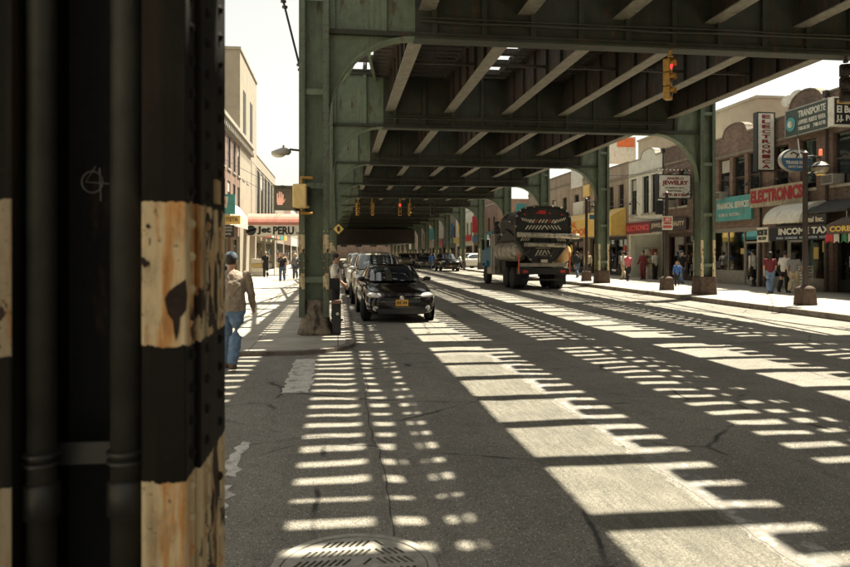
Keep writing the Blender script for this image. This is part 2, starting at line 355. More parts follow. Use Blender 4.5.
def seam(pts, wd=.025):                               # tar-filled crack as a ribbon that follows the road
    b = MB(); L1, L2 = [], []; P = []
    for (xa, ya), (xb, yb) in zip(pts, pts[1:]):
        n_ = max(2, int(math.hypot(xb-xa, yb-ya)/.08))
        for i in range(n_): t = i/n_; P.append((xa+(xb-xa)*t+mn.noise(Vector((xa+t*3, ya*2+t*4, 1)))*.05, ya+(yb-ya)*t+mn.noise(Vector((xa*2+t*4, ya+t*3, 7)))*.05))
    for i in range(len(P)-1):
        dx_, dy_ = P[i+1][0]-P[i][0], P[i+1][1]-P[i][1]; l_ = math.hypot(dx_, dy_) or 1; w_ = .55*wd*(.4+.9*abs(mn.noise(Vector((i*.21, pts[0][0], 3)))))
        for s_ in (-1, 1):
            x, y = P[i][0]-s_*dy_/l_*w_/2, P[i][1]+s_*dx_/l_*w_/2; b.v.append((x, y, hgt(x, y)+.002))
    n_ = len(b.v)//2; b.f = [(2*i, 2*i+1, 2*i+3, 2*i+2) for i in range(n_-1)]
    return struct(b.obj('tar_seam', mat('tar', (.040, .036, .031), .7, .3, 30)))
ZL = .06                                              # the left pavement is nearly flush
def slab(name, poly, h=.15):
    o = struct(MB().prism(poly, -.14, h, 'Z').obj(name, PAVE)); return o
def corner(cx, cy, r, a0, a1, n=8): return [(cx + r*math.cos(R(a0+(a1-a0)*i/n)), cy + r*math.sin(R(a0+(a1-a0)*i/n))) for i in range(n+1)]
def kerb(name, line, wd=.16, h=.15):
    b = MB()
    for i in range(len(line)-1):
        (x0, y0), (x1, y1) = line[i], line[i+1]
        L_ = math.hypot(x1-x0, y1-y0); n = max(1, round(L_ / 2.4))
        for k in range(n):
            g = .004 if L_ > 1 else -.01
            t0, t1 = k/n + g/L_, (k+1)/n - g/L_
            b.bar((x0+(x1-x0)*t0, y0+(y1-y0)*t0, h/2-.01), (x0+(x1-x0)*t1, y0+(y1-y0)*t1, h/2-.01), wd, h+.036)
    return struct(b.obj(name, KERB))
Rl = 1.0
lc = corner(KL-.10-Rl, CY1+Rl-.2, Rl, 0, -90)        # far left corner, rounded
slab('pavement_far_corner', [(KL-.1, 300)] + lc + [(-60, CY1-.2), (-60, 300)], ZL)
kerb('kerb_far_corner', [(KL-.02, 300), (KL-.02, CY1+Rl-.2)] + corner(KL-.10-Rl, CY1+Rl-.2, Rl+.08, 0, -90)[1:] + [(-60, CY1-.28)], h=ZL)
slab('pavement_near_corner', [(-.40, -60), (-.40, .3), (-.55, .75), (-.95, 1.0), (-60, 1.0), (-60, -60)], ZL)
kerb('kerb_near_corner', [(-.32, -60), (-.32, .3)] + [(-.49, .8), (-.93, 1.08)] + [(-60, 1.08)], h=ZL)
IY0, IY1 = 70, 82                                    # side street far off on the right
slab('pavement_right', [(KR+.1, -60), (60, -60), (60, IY0), (KR+.1, IY0)]); slab('pavement_right_far', [(KR+.1, IY1), (60, IY1), (60, 300), (KR+.1, 300)])
kerb('kerb_right', [(KR+.02, -60), (KR+.02, IY0-.1)]); kerb('kerb_right_far', [(KR+.02, IY1+.1), (KR+.02, 300)])
def sheet(name, poly, z, m):
    o = MB().add([(x, y, z) for x, y in poly], [tuple(range(len(poly)))]).obj(name, m); return struct(o)
def patch(name, x0, x1, y0, y1, z, m, j=.03):        # slightly ragged strip of paint or asphalt
    if y0 < 45: return drape(name, x0, x1, y0, min(y1, 60), z, m, j, .1 if y1 < 20 else .25)
    n = max(2, int(max(x1-x0, y1-y0)/.25)); rn = random.uniform
    if y1-y0 > x1-x0: pl = [(x0+rn(-j, j), y0+(y1-y0)*i/n) for i in range(n+1)] + [(x1+rn(-j, j), y1-(y1-y0)*i/n) for i in range(n+1)]
    else: pl = [(x0+(x1-x0)*i/n, y0+rn(-j, j)) for i in range(n+1)] + [(x1-(x1-x0)*i/n, y1+rn(-j, j)) for i in range(n+1)]
    return sheet(name, pl, z, m)
patch('crossing_line', -.68, -.34, 8.4, 11.1, .0025, PAINT2)
patch('stop_line', -.4, 6.0, 11.55, 11.68, .0025, PAINT, .02)
for i, (a, b) in enumerate([((-.95, 4.3), (-.75, 5.1)), ((-.9, 5.3), (-.78, 6.3))]):
    patch('worn_crossing_mark', a[0], b[0], a[1], b[1], .0025, PAINT2, .05)
def milled():
    m, t, p = nodes('milled_asphalt'); co = coord(t)
    st = noise(t, coord(t, 'Object', (1, .10, 1)), 26, 5, .7); g = ramp(t, noise(t, co, 85, 4, .85), [(.36, .35), (.5, .95), (.64, 1.7)])
    b = ramp(t, noise(t, co, 1.4, 6, .7), [(.3, (.085, .078, .060)), (.7, (.15, .138, .108))])
    L(t, mix(t, 1., mix(t, .6, b, ramp(t, st, [(.35, .6), (.65, 1.35)]), 'MULTIPLY'), g, 'MULTIPLY'), p.inputs['Base Color']); p.inputs['Roughness'].default_value = .9
    bump(t, p, st, .5, .01); return m
TAR = mat('asphalt_patch', (.07, .066, .058), .9, .4, 30, bmp=.6); TAR2 = mat('pale_asphalt_patch', (.19, .18, .15), .9, .3, 40, bmp=.6)
patch('asphalt_repair', 6.5, 8.2, 13, 17.5, .002, TAR2, .04)
patch('lane_line', 6.40, 6.52, 16, 60, .0025, PAINT); patch('lane_line', 6.66, 6.78, 16, 60, .0025, PAINT)
patch('parking_lane_line', 2.50, 2.78, 2.5, 11.2, .0022, PAINT, .015); patch('parking_lane_line', 2.50, 2.74, 13, 90, .0025, PAINT);
drape('milled_strip', 1.62, 2.46, 2.6, 11.2, .0018, milled(), .03, .08); seam([(.30, 3.0), (.36, 5), (.30, 7), (.37, 9), (.33, 11.8)], .03); seam([(-.2, 11.2), (2, 11.6), (5, 11.5), (9, 12.2), (12, 12.0)], .05); seam([(1.0, 7.8), (1.9, 7.5), (3.2, 7.9), (4.4, 7.4)], .03); seam([(2.3, 12.2), (2.2, 20)], .03); seam([(7.5, 12), (7.2, 22)], .03); seam([(-1.5, 6.0), (-.2, 6.4), (.3, 6.2)], .02); seam([(4.4, 5.6), (5.4, 5.2), (6.6, 5.4)], .02)
patch('parking_lane_line', 9.95, 10.06, -5, 68, .0025, PAINT)

# manhole cover with cut slots
mh = thing('manhole_cover', 'round cast iron manhole cover with slanting slots set in the asphalt', 'manhole cover', (.085, 3.67, .0))
MB().lathe([(.455, -.02), (.455, .012), (.405, .014), (.400, -.02)], (0, 0, 0), 'Z', 48).obj('rim', IRON, mh, bevel=.003)
MB().lathe([(.001, 0), (.40, 0)], (0, 0, .001), 'Z', 48).obj('shaft', HOLE, mh)
bm = bmesh.new()
slots = []
for row, (yc, ln, ang) in enumerate([(.30, .11, -32), (.185, .11, -32), (.07, .11, -32), (-.05, .11, 32), (-.165, .11, 32), (-.28, .11, 32)]):
    hw = math.sqrt(.36**2 - yc**2) - .03; n = int(2*hw/.036)
    for i in range(n):
        x = -hw + (i+.5)*2*hw/n
        a = ang if x < .1 else -ang
        if abs(x-.02) < .035 and abs(yc) < .1: continue
        if abs(x-.1) < .02: continue
        slots.append((x, yc, ln*.40, .0085, R(90+a)))
def plate_with_slots():
    o = MB().lathe([(.398, 0), (.398, .010), (.392, .013), (.001, .013)], (0, 0, 0), 'Z', 48).obj('cover', IRON, mh)
    cut = MB()
    for x, y, l, wd, a in slots: cut.cbox((x, y, .005), (2*l, 2*wd, .06), Matrix.Rotation(a, 3, 'Z').to_quaternion())
    c = bpy.data.objects.new('cut', cut.mesh('cut')); col.objects.link(c)
    b = o.modifiers.new('b', 'BOOLEAN'); b.object = c; b.operation = 'DIFFERENCE'; b.solver = 'FAST'
    c.parent = mh
    bpy.context.view_layer.update()
    me = bpy.data.meshes.new_from_object(o.evaluated_get(bpy.context.evaluated_depsgraph_get()))
    o.modifiers.clear(); o.data = me; bpy.data.objects.remove(c)
plate_with_slots(); bm.free()
MB().ball((.03, -.01, .012), (.06, .045, .006), 16).obj('centre_boss', IRON, mh)

# ------------------------------------------------------------------ elevated railway
CL, CR = -.48, 13.78
BENTS = [-8.0, 2.2] + [14.15 + 10.1*i for i in range(17)]
BZ, TZ, SZ = 6.2, 8.15, 6.78                         # girder bottom, girder top, stringer bottom
SX = [1.85 + 2.12*j for j in range(6)]
rw = thing('elevated_railway', 'long green riveted steel elevated railway spanning the whole street on columns', 'elevated railway', (CL, 14.15, 0))
def rivet_rows(b, rows, r=.014):
    for p, q, n, nrm in rows:
        p, q, nrm = Vector(p), Vector(q), Vector(nrm)
        a = Vector((0, 0, 1)) if abs(nrm.z) < .5 else Vector((1, 0, 0)); u = nrm.cross(a).normalized(); v = nrm.cross(u)
        for i in range(n):
            c = p.lerp(q, i/(n-1))
            b.rings([[c + nrm*h + (u*math.cos(t) + v*math.sin(t))*rr for t in [math.pi*k/3 for k in range(6)]] for h, rr in ((0, r), (r*.5, r*.85), (r*.8, r*.3))])
CH = 9.0
def col_meshes():                                    # local: column axis at origin
    leg = MB().box(-.012, .012, -.26, .26, .5, CH).box(-.06, .06, -.285, -.261, .5, CH).box(-.06, .06, .261, .285, .5, CH)
    web = MB().box(-.225, .225, -.02, .02, .5, CH)
    for z in (1.2, 3.1, 5.0, 6.9): web.box(-.22, .22, -.24, -.2, z, z+.12)
    rv = MB(); rows = []
    for x in (-.24, .24):
        for dx in (-.04, .04): rows.append(((x+dx, -.285, 1.2), (x+dx, -.285, 7.6), 44, (0, -1, 0)))
    for y in (-.2, 0, .2): rows.append(((.252, y, 1.2), (.252, y, 7.6), 30, (1, 0, 0))); rows.append(((-.252, y, 1.2), (-.252, y, 7.6), 30, (-1, 0, 0)))
    rivet_rows(rv, rows)
    base = MB()
    rings = []
    for z, wx, wy in ((0, .345, .34), (.08, .35, .34), (.5, .325, .325), (.66, .31, .31), (.69, .28, .29)):
        rings.append([(x*wx, y*wy, z) for x, y in ((-1, -.9), (-.9, -1), (.9, -1), (1, -.9), (1, .9), (.9, 1), (-.9, 1), (-1, .9))])
    base.rings(rings)
    return leg.mesh('column_leg', GBAND), web.mesh('column_web', GREEN), rv.mesh('rivets', GBAND), base.mesh('column_base', RUSTC)
legM, webM, rivM, baseM = col_meshes()
legL = legM.copy(); legL.materials[0] = GBAND2
rock = MB()                                          # rough concrete footing of the near left column
random.seed(3); rr = []
for i in range(9):
    z = .70*i/8; k = 1 - .52*(i/8)**1.15
    ring = []
    for j in range(20):
        a = 2*math.pi*j/20; e = .55
        x = .36*k*abs(math.cos(a))**e*(1 if math.cos(a) > 0 else -1); y = .40*k*abs(math.sin(a))**e*(1 if math.sin(a) > 0 else -1)
        q = 1 + random.uniform(-.09, .09); ring.append((x*q - .02*(i/8) + .03, y*q, z + random.uniform(-.02, .02)))
    rr.append(ring)
rock.rings(rr); rockM = rock.mesh('column_base', CONC, True)
def make_column(x, y, near=False, z0=.15):
    c = link('column', webM, rw); c.location = (x - rw.location.x, y - rw.location.y, z0 - .15)
    for s in (-1, 1):
        l = link('column_leg', legL if x < 0 else legM, c); l.location = (s*.24, 0, 0)
    r = link('rivets', rivM, c); r['kind'] = 'stuff'
    b = link('column_base', rockM if near else baseM, c); b.location = (0, 0, .14)
    return c
def knee(side, x0, x1):                              # spandrel plate between column face and beam, quarter-round edge
    rad = abs(x1 - x0); pts = [(x0, BZ), (x0, BZ - rad)]
    for i in range(1, 15):
        a = R(90*i/15); pts.append((x1 + (x0-x1)*math.cos(a), BZ - rad + rad*math.sin(a)))
    return pts + [(x1, BZ)]
RAD = 1.75
XL, XR = CL+.302, CR-.302
EX0, EX1 = SX[0]-.25, SX[5]+.25
gw = MB().box(EX0+.001, EX1-.001, -.012, .012, BZ, TZ)  # middle web takes the shade-darkened colour, end plates the plain green
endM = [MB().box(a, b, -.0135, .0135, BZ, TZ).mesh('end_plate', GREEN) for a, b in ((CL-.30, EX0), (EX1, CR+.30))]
gf = MB().box(XL+RAD, XR-RAD, -.2, .2, BZ-.05, BZ-.002).box(CL-.3, CR+.3, -.2, .2, TZ+.002, TZ+.05)
gf.box(XL, XR, -.13, -.0121, BZ+.002, BZ+.10).box(XL, XR, .0121, .13, BZ+.002, BZ+.10).box(XL, XR, -.13, -.0121, TZ-.12, TZ-.002)
kneeM = []
for s, a in ((1, XL), (-1, XR)):
    pl = knee(s, a, a + s*RAD)
    k = MB(); arc = pl[1:-1]
    c0 = (a, BZ)
    for i in range(len(arc)-1):
        k.prism([c0, arc[i], arc[i+1]], -.0115, .0115)
    k.prism([c0, arc[-1], (a+s*RAD, BZ)], -.0115, .0115)
    pts = arc + [(a+s*RAD, BZ-.002)]
    for i in range(len(pts)-1):
        k.bar((pts[i][0], 0, pts[i][1]), (pts[i+1][0], 0, pts[i+1][1]), .30, .05) if False else k.rings([[(p[0], y, p[1]+dz) for y, dz in ((-.16, 0), (.16, 0), (.16, -.045), (-.16, -.045))] for p in (pts[i], pts[i+1])])
    kneeM.append(k.mesh('knee_brace', GREEN))
gwM, gfM = gw.mesh('cross_girder', SHADED), gf.mesh('girder_flange', SHADED)
stM = MB().box(-.055, .055, -.11, -.0122, BZ+.101, TZ-.121).mesh('stiffener', SHADED); stG = stM.copy(); stG.materials[0] = GREEN
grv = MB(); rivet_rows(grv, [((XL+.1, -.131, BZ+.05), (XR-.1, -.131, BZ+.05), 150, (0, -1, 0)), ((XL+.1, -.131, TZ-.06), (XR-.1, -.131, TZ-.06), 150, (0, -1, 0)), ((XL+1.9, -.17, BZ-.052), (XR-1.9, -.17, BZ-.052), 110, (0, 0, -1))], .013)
grvM = grv.mesh('rivets', SHADED)
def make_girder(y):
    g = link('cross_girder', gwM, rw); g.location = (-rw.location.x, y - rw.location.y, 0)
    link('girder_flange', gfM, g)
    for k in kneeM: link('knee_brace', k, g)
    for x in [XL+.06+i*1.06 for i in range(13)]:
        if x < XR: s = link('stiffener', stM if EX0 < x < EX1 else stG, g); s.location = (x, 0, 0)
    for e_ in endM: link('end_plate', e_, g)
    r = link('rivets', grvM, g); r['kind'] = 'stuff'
_sm = {}
def stringer_mesh(ln):
    k = round(ln, 2)
    if k not in _sm:
        b = MB().box(-.012, .012, 0, ln, SZ+.03, 7.95).box(-.16, .16, 0, ln, 7.951, 7.975); fl = MB().box(-.17, .17, 0, ln, SZ, SZ+.029)
        s = MB()
        n = int(ln / 1.25)
        for i in range(1, n):
            y = ln*i/n
            s.box(-.10, -.0125, y-.04, y+.04, SZ+.031, 7.949).box(.0125, .10, y-.04, y+.04, SZ+.031, 7.949)
        _sm[k] = b.mesh('stringer', STRG), s.mesh('stringer_stiffeners', STRG), fl.mesh('stringer_flange', LITFLG)
    return _sm[k]
def make_bay(y0, y1):
    ln = y1 - y0 - .04
    for x in SX:
        a, b, fl = stringer_mesh(ln); o = link('stringer', a, rw); link('stringer_flange', fl, o); o.location = (x - rw.location.x, y0 + .02 - rw.location.y, 0)
        if ln > 0: s = link('stringer_stiffeners', b, o); s['kind'] = 'stuff'
    br = MB()                                        # lateral bracing under each track
    n = 2; h = ln / n
    for j in range(5):
        for i in (1,):
            br.bar((SX[j]+.02, y0+ln*.5, SZ+.35), (SX[j+1]-.02, y0+ln*.5, SZ+.35), .06, .08)
    br.obj('lateral_bracing', STRG, rw, world=True)['kind'] = 'stuff'
for i, y in enumerate(BENTS):
    if y > 2.2 or y < 0:
        make_column(CL, y, near=(abs(y-14.15) < .1), z0=ZL)
    make_column(CR, y)
    make_girder(y)
    if i: make_bay(BENTS[i-1], y)
YD0, YD1 = -8, BENTS[-1]
td = MB(); i = 0; y = YD0
tz0, tz1 = 7.98, 8.16
random.seed(11)
while y < 76:
    jx = lambda: random.uniform(-.05, .05)
    hw_ = .115 + random.uniform(-.02, .03)
    if i % 3 == 0: td.box(SX[0]-(2.2 if i % 6 == 0 else .72)+jx(), SX[5]+.70+jx(), y-hw_, y+hw_, tz0, tz1)
    else:
        for j in (0, 2, 4):
            dy = random.uniform(-.025, .025); td.box(SX[j]-(.70 if j == 0 else .50)+jx(), SX[j+1]+.55+jx(), y+dy-hw_, y+dy+hw_, tz0, tz1)
            if random.random() < .10: td.box(SX[j]+1.1+random.uniform(0, .5), SX[j+1]-.1, y+.1, y+.36, tz1-.03, tz1)
    y += .42 + random.uniform(-.012, .012); i += 1
t_ = td.obj('track_ties', TIMBER, rw, world=True); t_['kind'] = 'stuff'
rl = MB(); gd = MB()
for j in (0, 2, 4):
    c = (SX[j]+SX[j+1])/2
    for s in (-1, 1):
        x = c + s*.75
        rl.box(x-.036, x+.036, YD0, YD1, tz1+.11, tz1+.15).box(x-.01, x+.01, YD0, YD1, tz1+.02, tz1+.11).box(x-.07, x+.07, YD0, YD1, tz1+.001, tz1+.02)
    gd.box(c-.40, c-.20, YD0, YD1, tz1+.002, tz1+.14).box(c+.38, c+.48, YD0, YD1, tz1+.002, tz1+.14)
    for q_ in (.86, .64): rl.tube([(c+q_+.05*math.sin(i*1.7+j)+random.uniform(-.03, .03), YD0+i*1.1, tz1-.1+random.uniform(-.05, .05)) for i in range(78)], .035, 5)
for x in (SX[0]-.55, SX[5]+.35): gd.box(x-.14, x+.14, YD0, YD1, tz1+.003, tz1+.045)
rl.obj('rails', RAIL, rw, world=True); gd.obj('guard_timbers', TIMBER, rw, world=True)
MB().box(-2.5, 16, 76, YD1, tz0, tz1).obj('station_deck', TIMBER, rw, world=True)   # station platform floor far off, made solid and wide to block light
MB().box(-.3, 13.6, 121, 150, 3.5, 6.1).obj('station_mezzanine', STRG, rw, world=True, bevel=.05)
rail = MB()
for x in (SX[0]-.85, SX[5]+.75):
    for z in (8.6, 9.1): rail.tube([(x, YD0, z), (x, YD1, z)], .025, 5)
    for yy in BENTS:
        for k in range(5): rail.tube([(x, yy+k*2.02, 8.05), (x, yy+k*2.02, 9.1)], .03, 5)
rail.obj('walkway_railing', STRG, rw, world=True)
random.seed(15)
for y in BENTS[2:7]:                                 # conduits and slack cables clipped to the near girders
    for z, r_ in ((BZ+.32, .03), (BZ+.40, .02)):
        MB().tube([(EX0+.1+i*1.05, y-.145, z+random.uniform(-.015, .015)) for i in range(11)], r_, 6).obj('conduit', SHADED, rw, world=True)
    x = random.uniform(2.5, 6); pts = [(x+3.2*t, y-.16, BZ+.30-.28*math.sin(math.pi*t)) for t in [i/8 for i in range(9)]]
    MB().tube(pts, .012, 5).obj('cable', BLACK, rw, world=True)
for y0, y1 in zip(BENTS[2:6], BENTS[3:7]):            # outer braces between girder ends
    for x_ in (EX0-.9, EX1+.9): MB().bar((x_-.5, y0+.1, TZ-.3), (x_+.6, y1-.1, TZ-.3), .10, .10).bar((x_+.6, y0+.1, TZ-.42), (x_-.5, y1-.1, TZ-.42), .10, .10).obj('sway_brace', GREEN, rw, world=True)
# outrigger with a steel rod and insulators beside the near left column
x0, z0_ = WY(303, 80, 14.0); x1, z1_ = WY(283, 0, 14.0); dx, dz = x1-x0, z1_-z0_
od = thing('strain_rod', 'thin dark strain rod with insulators slanting up beside the green column', 'rod', (CL, 13.95, 0))
top = (x0+dx*1.18, 13.95, z0_+dz*1.18)
MB().tube([(x0, 13.95, z0_), top], .022, 8).obj('rod', BLACK, od, world=True)
for t0 in (.06, .12, .18, .9, .97, 1.04):
    MB().lathe([(.02, -.03), (.055, -.02), (.055, .02), (.02, .03)], (x0+dx*t0, 13.95, z0_+dz*t0), 'Z', 10).obj('insulator', DARKBR, od, world=True)
MB().bar((x0-.05, 13.95, z0_-.05), (CL-.28, 13.95, z0_-.25), .05, .05).bar(top, (CL-.2, 13.95, TZ+.02), .05, .06).obj('bracket', BLACK, od, world=True)

# near foreground column: two legs, dark web, conduits
fx = lambda px, y: WY(px, 250, y)[0]
FY0, FY1 = 1.90, 2.46
xr1 = fx(186, FY0); xr0 = fx(141, FY0); xl1 = fx(12, FY0); xl0 = xl1 - .14
fc = link('column', MB().box(xl1-.02, xr0+.02, 2.28, 2.31, .2, 9).mesh('column', FDARK), rw); fc.location = -rw.location
fc['label'] = 'soot dark near column with flaking cream bands and two conduits'
MB().box(xr0, xr1, FY0, FY1, .2, 9).obj('column_leg', FORE, fc, bevel=.006)
MB().box(xl0, xl1, FY0, FY1, .2, 9).obj('column_leg', FORE2, fc, bevel=.006)
MB().box(xr1+.001, xr1+.016, FY0+.12, FY1-.02, .2, 9).obj('cover_plate', FORE, fc, bevel=.003)
rv = MB(); rows = []
for y in (FY0+.06, FY0+.2, FY0+.42): rows.append(((xr1+(.016 if y > FY0+.1 else 0), y, .6), (xr1+(.016 if y > FY0+.1 else 0), y, 3.6), 34, (1, 0, 0)))
for i_ in range(14):
    z = .7 + i_*.17
rivet_rows(rv, rows, .016); o = rv.obj('rivets', FORE, fc); o['kind'] = 'stuff'
for pa, pb in ((20, 50), (106, 140)):
    xa, xb = fx(pa, 1.93), fx(pb, 1.93); cx, r_ = (xa+xb)/2, (xb-xa)/2
    cdt = MB().tube([(cx, 1.97, .1), (cx, 1.97, 9)], r_, 24).obj('conduit', mat('grey_conduit', (.030, .030, .026), .55, .35, 10, .2, dirt=((.09, .07, .05), .66)), fc, smooth=True)
    MB().lathe([(r_+.001, 0), (r_+.009, .004), (r_+.009, .09), (r_+.001, .1)], (cx, 1.97, .98), 'Z', 24).obj('coupling', BLACK, fc, smooth=True)
    b = MB()
    for z in (1.13, 1.155): b.lathe([(r_+.001, -.008), (r_+.010, -.004), (r_+.010, .004), (r_+.001, .008)], (cx, 1.97, z), 'Z', 24)
    b.obj('clamp', BLACK, fc)
MB().box(xl1-.0, xr0-.001, 2.035, 2.05, 1.10, 1.165).obj('strap', BLACK, fc, bevel=.003)
MB().box(xr1-.004, xr1+.025, 2.22, 2.30, 1.86, 1.935).obj('sticker', mat('faded_sticker', (.36, .25, .12), .7, .2, 20), fc)
MB().prism([(xl0-.1, .14), (xr1+.1, .14), (xr1+.05, .5), (xl0-.05, .5)], FY0-.1, FY1+.1).obj('column_base', CONC, fc)
def text_mesh(body, w=None, h=None, m=None, bold=.0, ext=.008, align='CENTER', sp=1.0):
    cu = bpy.data.curves.new('t', 'FONT'); cu.body = body; cu.size = 1; cu.extrude = ext; cu.align_x = align; cu.offset = bold; cu.resolution_u = 3; cu.space_character = sp
    o = bpy.data.objects.new('t', cu); me = bpy.data.meshes.new_from_object(o); bpy.data.objects.remove(o); bpy.data.curves.remove(cu)
    xs = [v.co.x for v in me.vertices]; ys = [v.co.y for v in me.vertices]
    cx, cy = (min(xs)+max(xs))/2, (min(ys)+max(ys))/2; sx = (w/(max(xs)-min(xs))) if w else 1; sy = (h/(max(ys)-min(ys))) if h else sx
    if not w: sx = sy
    for v in me.vertices: x, y, z = v.co; v.co = ((x-cx)*sx, -z - .0, (y-cy)*sy)    # faces local -Y, reads along +X, up +Z
    if m: me.materials.append(m)
    return me
blot = [(105, 385), (118, 360), (140, 342), (180, 316), (186, 372), (182, 425), (160, 452), (156, 500), (146, 534), (138, 500), (134, 462), (116, 438)]
pl = [WY(135+a/3.54, 190+b_/3.54, FY0-.001) for a, b_ in blot]
RUSTP = mat('bare_rust', (.022, .013, .010), .9, .5, 60, bmp=.6)
MB().prism(pl, FY0-.003, FY0-.0005).obj('bare_patch', RUSTP, fc)
rb_ = random.Random(2)
for px_, py_, k_ in ((148, 226, 2), (144, 262, 4)):
    cx_, cz_ = WY(px_, py_, FY0-.001); ks = k_/355
    MB().prism([(cx_+ks*rb_.uniform(.6, 1.3)*math.cos(a), cz_+ks*rb_.uniform(.6, 1.5)*math.sin(a)) for a in [i*.698 for i in range(9)]], FY0-.0025, FY0-.0006).obj('bare_patch', RUSTP, fc)
for py_, dz_, yy_ in ((225, .03, 2.12), (292, .09, 2.25), (310, .07, 2.16), (258, .02, 2.3), (500, .06, 2.2)):
    cz_ = 1.7+(HY-py_)*2.2/680
    MB().prism([(yy_+.035*rb_.uniform(.5, 1.2)*math.cos(a), cz_+dz_*rb_.uniform(.6, 1.2)*math.sin(a)) for a in [i*.698 for i in range(9)]], xr1+.0165, xr1+.018, 'X').obj('bare_patch', RUSTP, fc)
# chalk scribble on the web between the conduits
CHALK = mat('chalk', (.42, .39, .33), .9, .3, 30)
xg, zg = WY(92, 182, 2.27)
scr = MB()
pts = [(xg + .032*math.cos(a), 2.272, zg + .034*math.sin(a)) for a in [i*.42 for i in range(16)]]
scr.tube(pts, .0022, 5); scr.tube([(xg+.01, 2.272, zg+.05), (xg-.02, 2.272, zg+.0), (xg+.05, 2.272, zg-.005)], .0022, 5); scr.tube([(xg+.022, 2.272, zg+.045), (xg+.026, 2.272, zg-.06)], .0022, 5)
scr.obj('chalk_scrawl', CHALK, fc)

# ------------------------------------------------------------------ buildings
class Side:                                           # local frame of a street wall: d = depth into the building
    def __init__(s, X, sgn): s.X, s.s = X, sgn
    def box(s, b, d0, d1, y0, y1, z0, z1):
        xa, xb = sorted((s.X + s.s*d0, s.X + s.s*d1)); return b.box(xa, xb, y0, y1, z0, z1)
RS, LS = Side(BRX, 1), Side(BL, -1)
def cells(b, S, y0, y1, z0, z1, holes, d0=0, d1=.35):
    ys = sorted({y0, y1} | {v for h in holes for v in h[:2] if y0 < v < y1}); zs = sorted({z0, z1} | {v for h in holes for v in h[2:] if z0 < v < z1})
    for i in range(len(ys)-1):
        run = None
        for k in range(len(zs)-1):
            cy, cz = (ys[i]+ys[i+1])/2, (zs[k]+zs[k+1])/2
            solid = not any(h[0] < cy < h[1] and h[2] < cz < h[3] for h in holes)
            if solid: run = (run[0], zs[k+1]) if run else (zs[k], zs[k+1])
            if (not solid or k == len(zs)-2) and run: S.box(b, d0, d1, ys[i], ys[i+1], *run); run = None
    return b
PANEL = mat('dim_pane', (.035, .034, .032), .35, .3, 2, bmp=0, spec=.2)
COPD = mat('weathered_coping', (.20, .165, .125), .9, .3, 3)
BLIND = mat('window_blind', (.42, .39, .32), .8, .1, 2)
FRAMES = {}
def window(bd, S, y0, y1, z0, z1, fm, sill=True, bars=(1, 1), blind=0):
    f = MB(); t = .06; q = -.10 if S is LS else 0
    for a in ((y0, y0+t, z0, z1), (y1-t, y1, z0, z1), (y0+t, y1-t, z0, z0+t), (y0+t, y1-t, z1-t, z1)): S.box(f, .12+q, .20+q, *a)
    if bars[1]: S.box(f, .125+q, .19+q, y0+t, y1-t, (z0+z1)/2-.03, (z0+z1)/2+.03)
    for k in range(1, bars[0]):
        yc = y0+(y1-y0)*k/bars[0]; S.box(f, .127+q, .188+q, yc-.025, yc+.025, z0+t, z1-t)
    w_ = f.obj('window', fm, bd, world=True)
    S.box(MB(), .16+q, .17+q, y0+t, y1-t, z0+t, z1-t).obj('pane', PANE if S is RS else PANEL, w_, bevel=0)
    if sill: S.box(MB(), -.07, .11+q, y0-.08, y1+.08, z0-.12, z0-.003).obj('sill', STONE, w_)
    if blind: S.box(MB(), .152+q, .158+q, y0+t+.01, y1-t-.01, z1-t-(z1-z0)*blind, z1-t-.01).obj('blind', BLIND, w_)
    return w_
def bldg(name, label, S, y0, y1, h, wm, wins=(), shops=(), bump_=None, fm=WOODD, sillz=None, cop=None, depth=11, floors=None, backm=None):
    cop = cop or (COPD if wm in (BR_DARK, BR_BROWN, BR_TAN) else STONE)
    bd = thing(name, label, 'building', (S.X, (y0+y1)/2, .15))
    holes = [(a, b, z0, z1) for a, b, z0, z1 in wins] + [(a, b, .15, z1) for a, b, z1 in shops]
    b = cells(MB(), S, y0, y1, .15, h, holes)
    if bump_:
        yc, hw, pk = bump_; n = 10
        poly = [(yc-hw, h)] + [(yc-hw*math.cos(math.pi*i/n)*.86, h + .25 + (pk-h-.25)*math.sin(math.pi*i/n)) for i in range(n+1)] + [(yc+hw, h)]
        xa, xb = sorted((S.X, S.X+S.s*.35)); b.prism(poly, xa, xb, 'X')
    b.obj('wall', wm, bd, world=True)
    m = MB(); S.box(m, .351, depth, y0+.02, y1-.02, 3.4, h-.45)
    S.box(m, 3.2, depth, y0+.02, y1-.02, .15, 3.39); S.box(m, .352, 3.19, y0+.02, y0+.2, .15, 3.39); S.box(m, .352, 3.19, y1-.2, y1-.02, .15, 3.39)
    m.obj('core', backm or wm, bd, world=True)
    c = MB()
    segs = [(y0-.02, y1+.02)] if not bump_ else [(y0-.02, bump_[0]-bump_[1]), (bump_[0]+bump_[1], y1+.02)]
    for a, e in segs: S.box(c, -.04, .40, a, e, h+.002, h+.09)
    if bump_:
        for i in range(len(poly)-1):
            p, q = poly[i], poly[i+1]; c.bar((S.X+S.s*.17, p[0], p[1]+.02), (S.X+S.s*.17, q[0], q[1]+.02), .42, .06)
    c.obj('coping', cop, bd, world=True)
    S.box(MB(), -.05, -.001, y0, y1, h-1.0, h-.86).obj('string_course', cop, bd, world=True)
    for i, (a, e, z0, z1) in enumerate(wins): window(bd, S, a, e, z0, z1, fm, blind=[0, 0, .3, 0, 0][i % 5])
    return bd
POST = [mat('poster_%d' % i, c, .6, .3, 25) for i, c in enumerate([(.55, .50, .40), (.45, .10, .08), (.60, .42, .12), (.12, .25, .32), (.62, .58, .50), (.35, .30, .24), (.10, .10, .10)])]
TUBE = lamp_mat('fluorescent_tube', (1, .93, .75), 2.2)
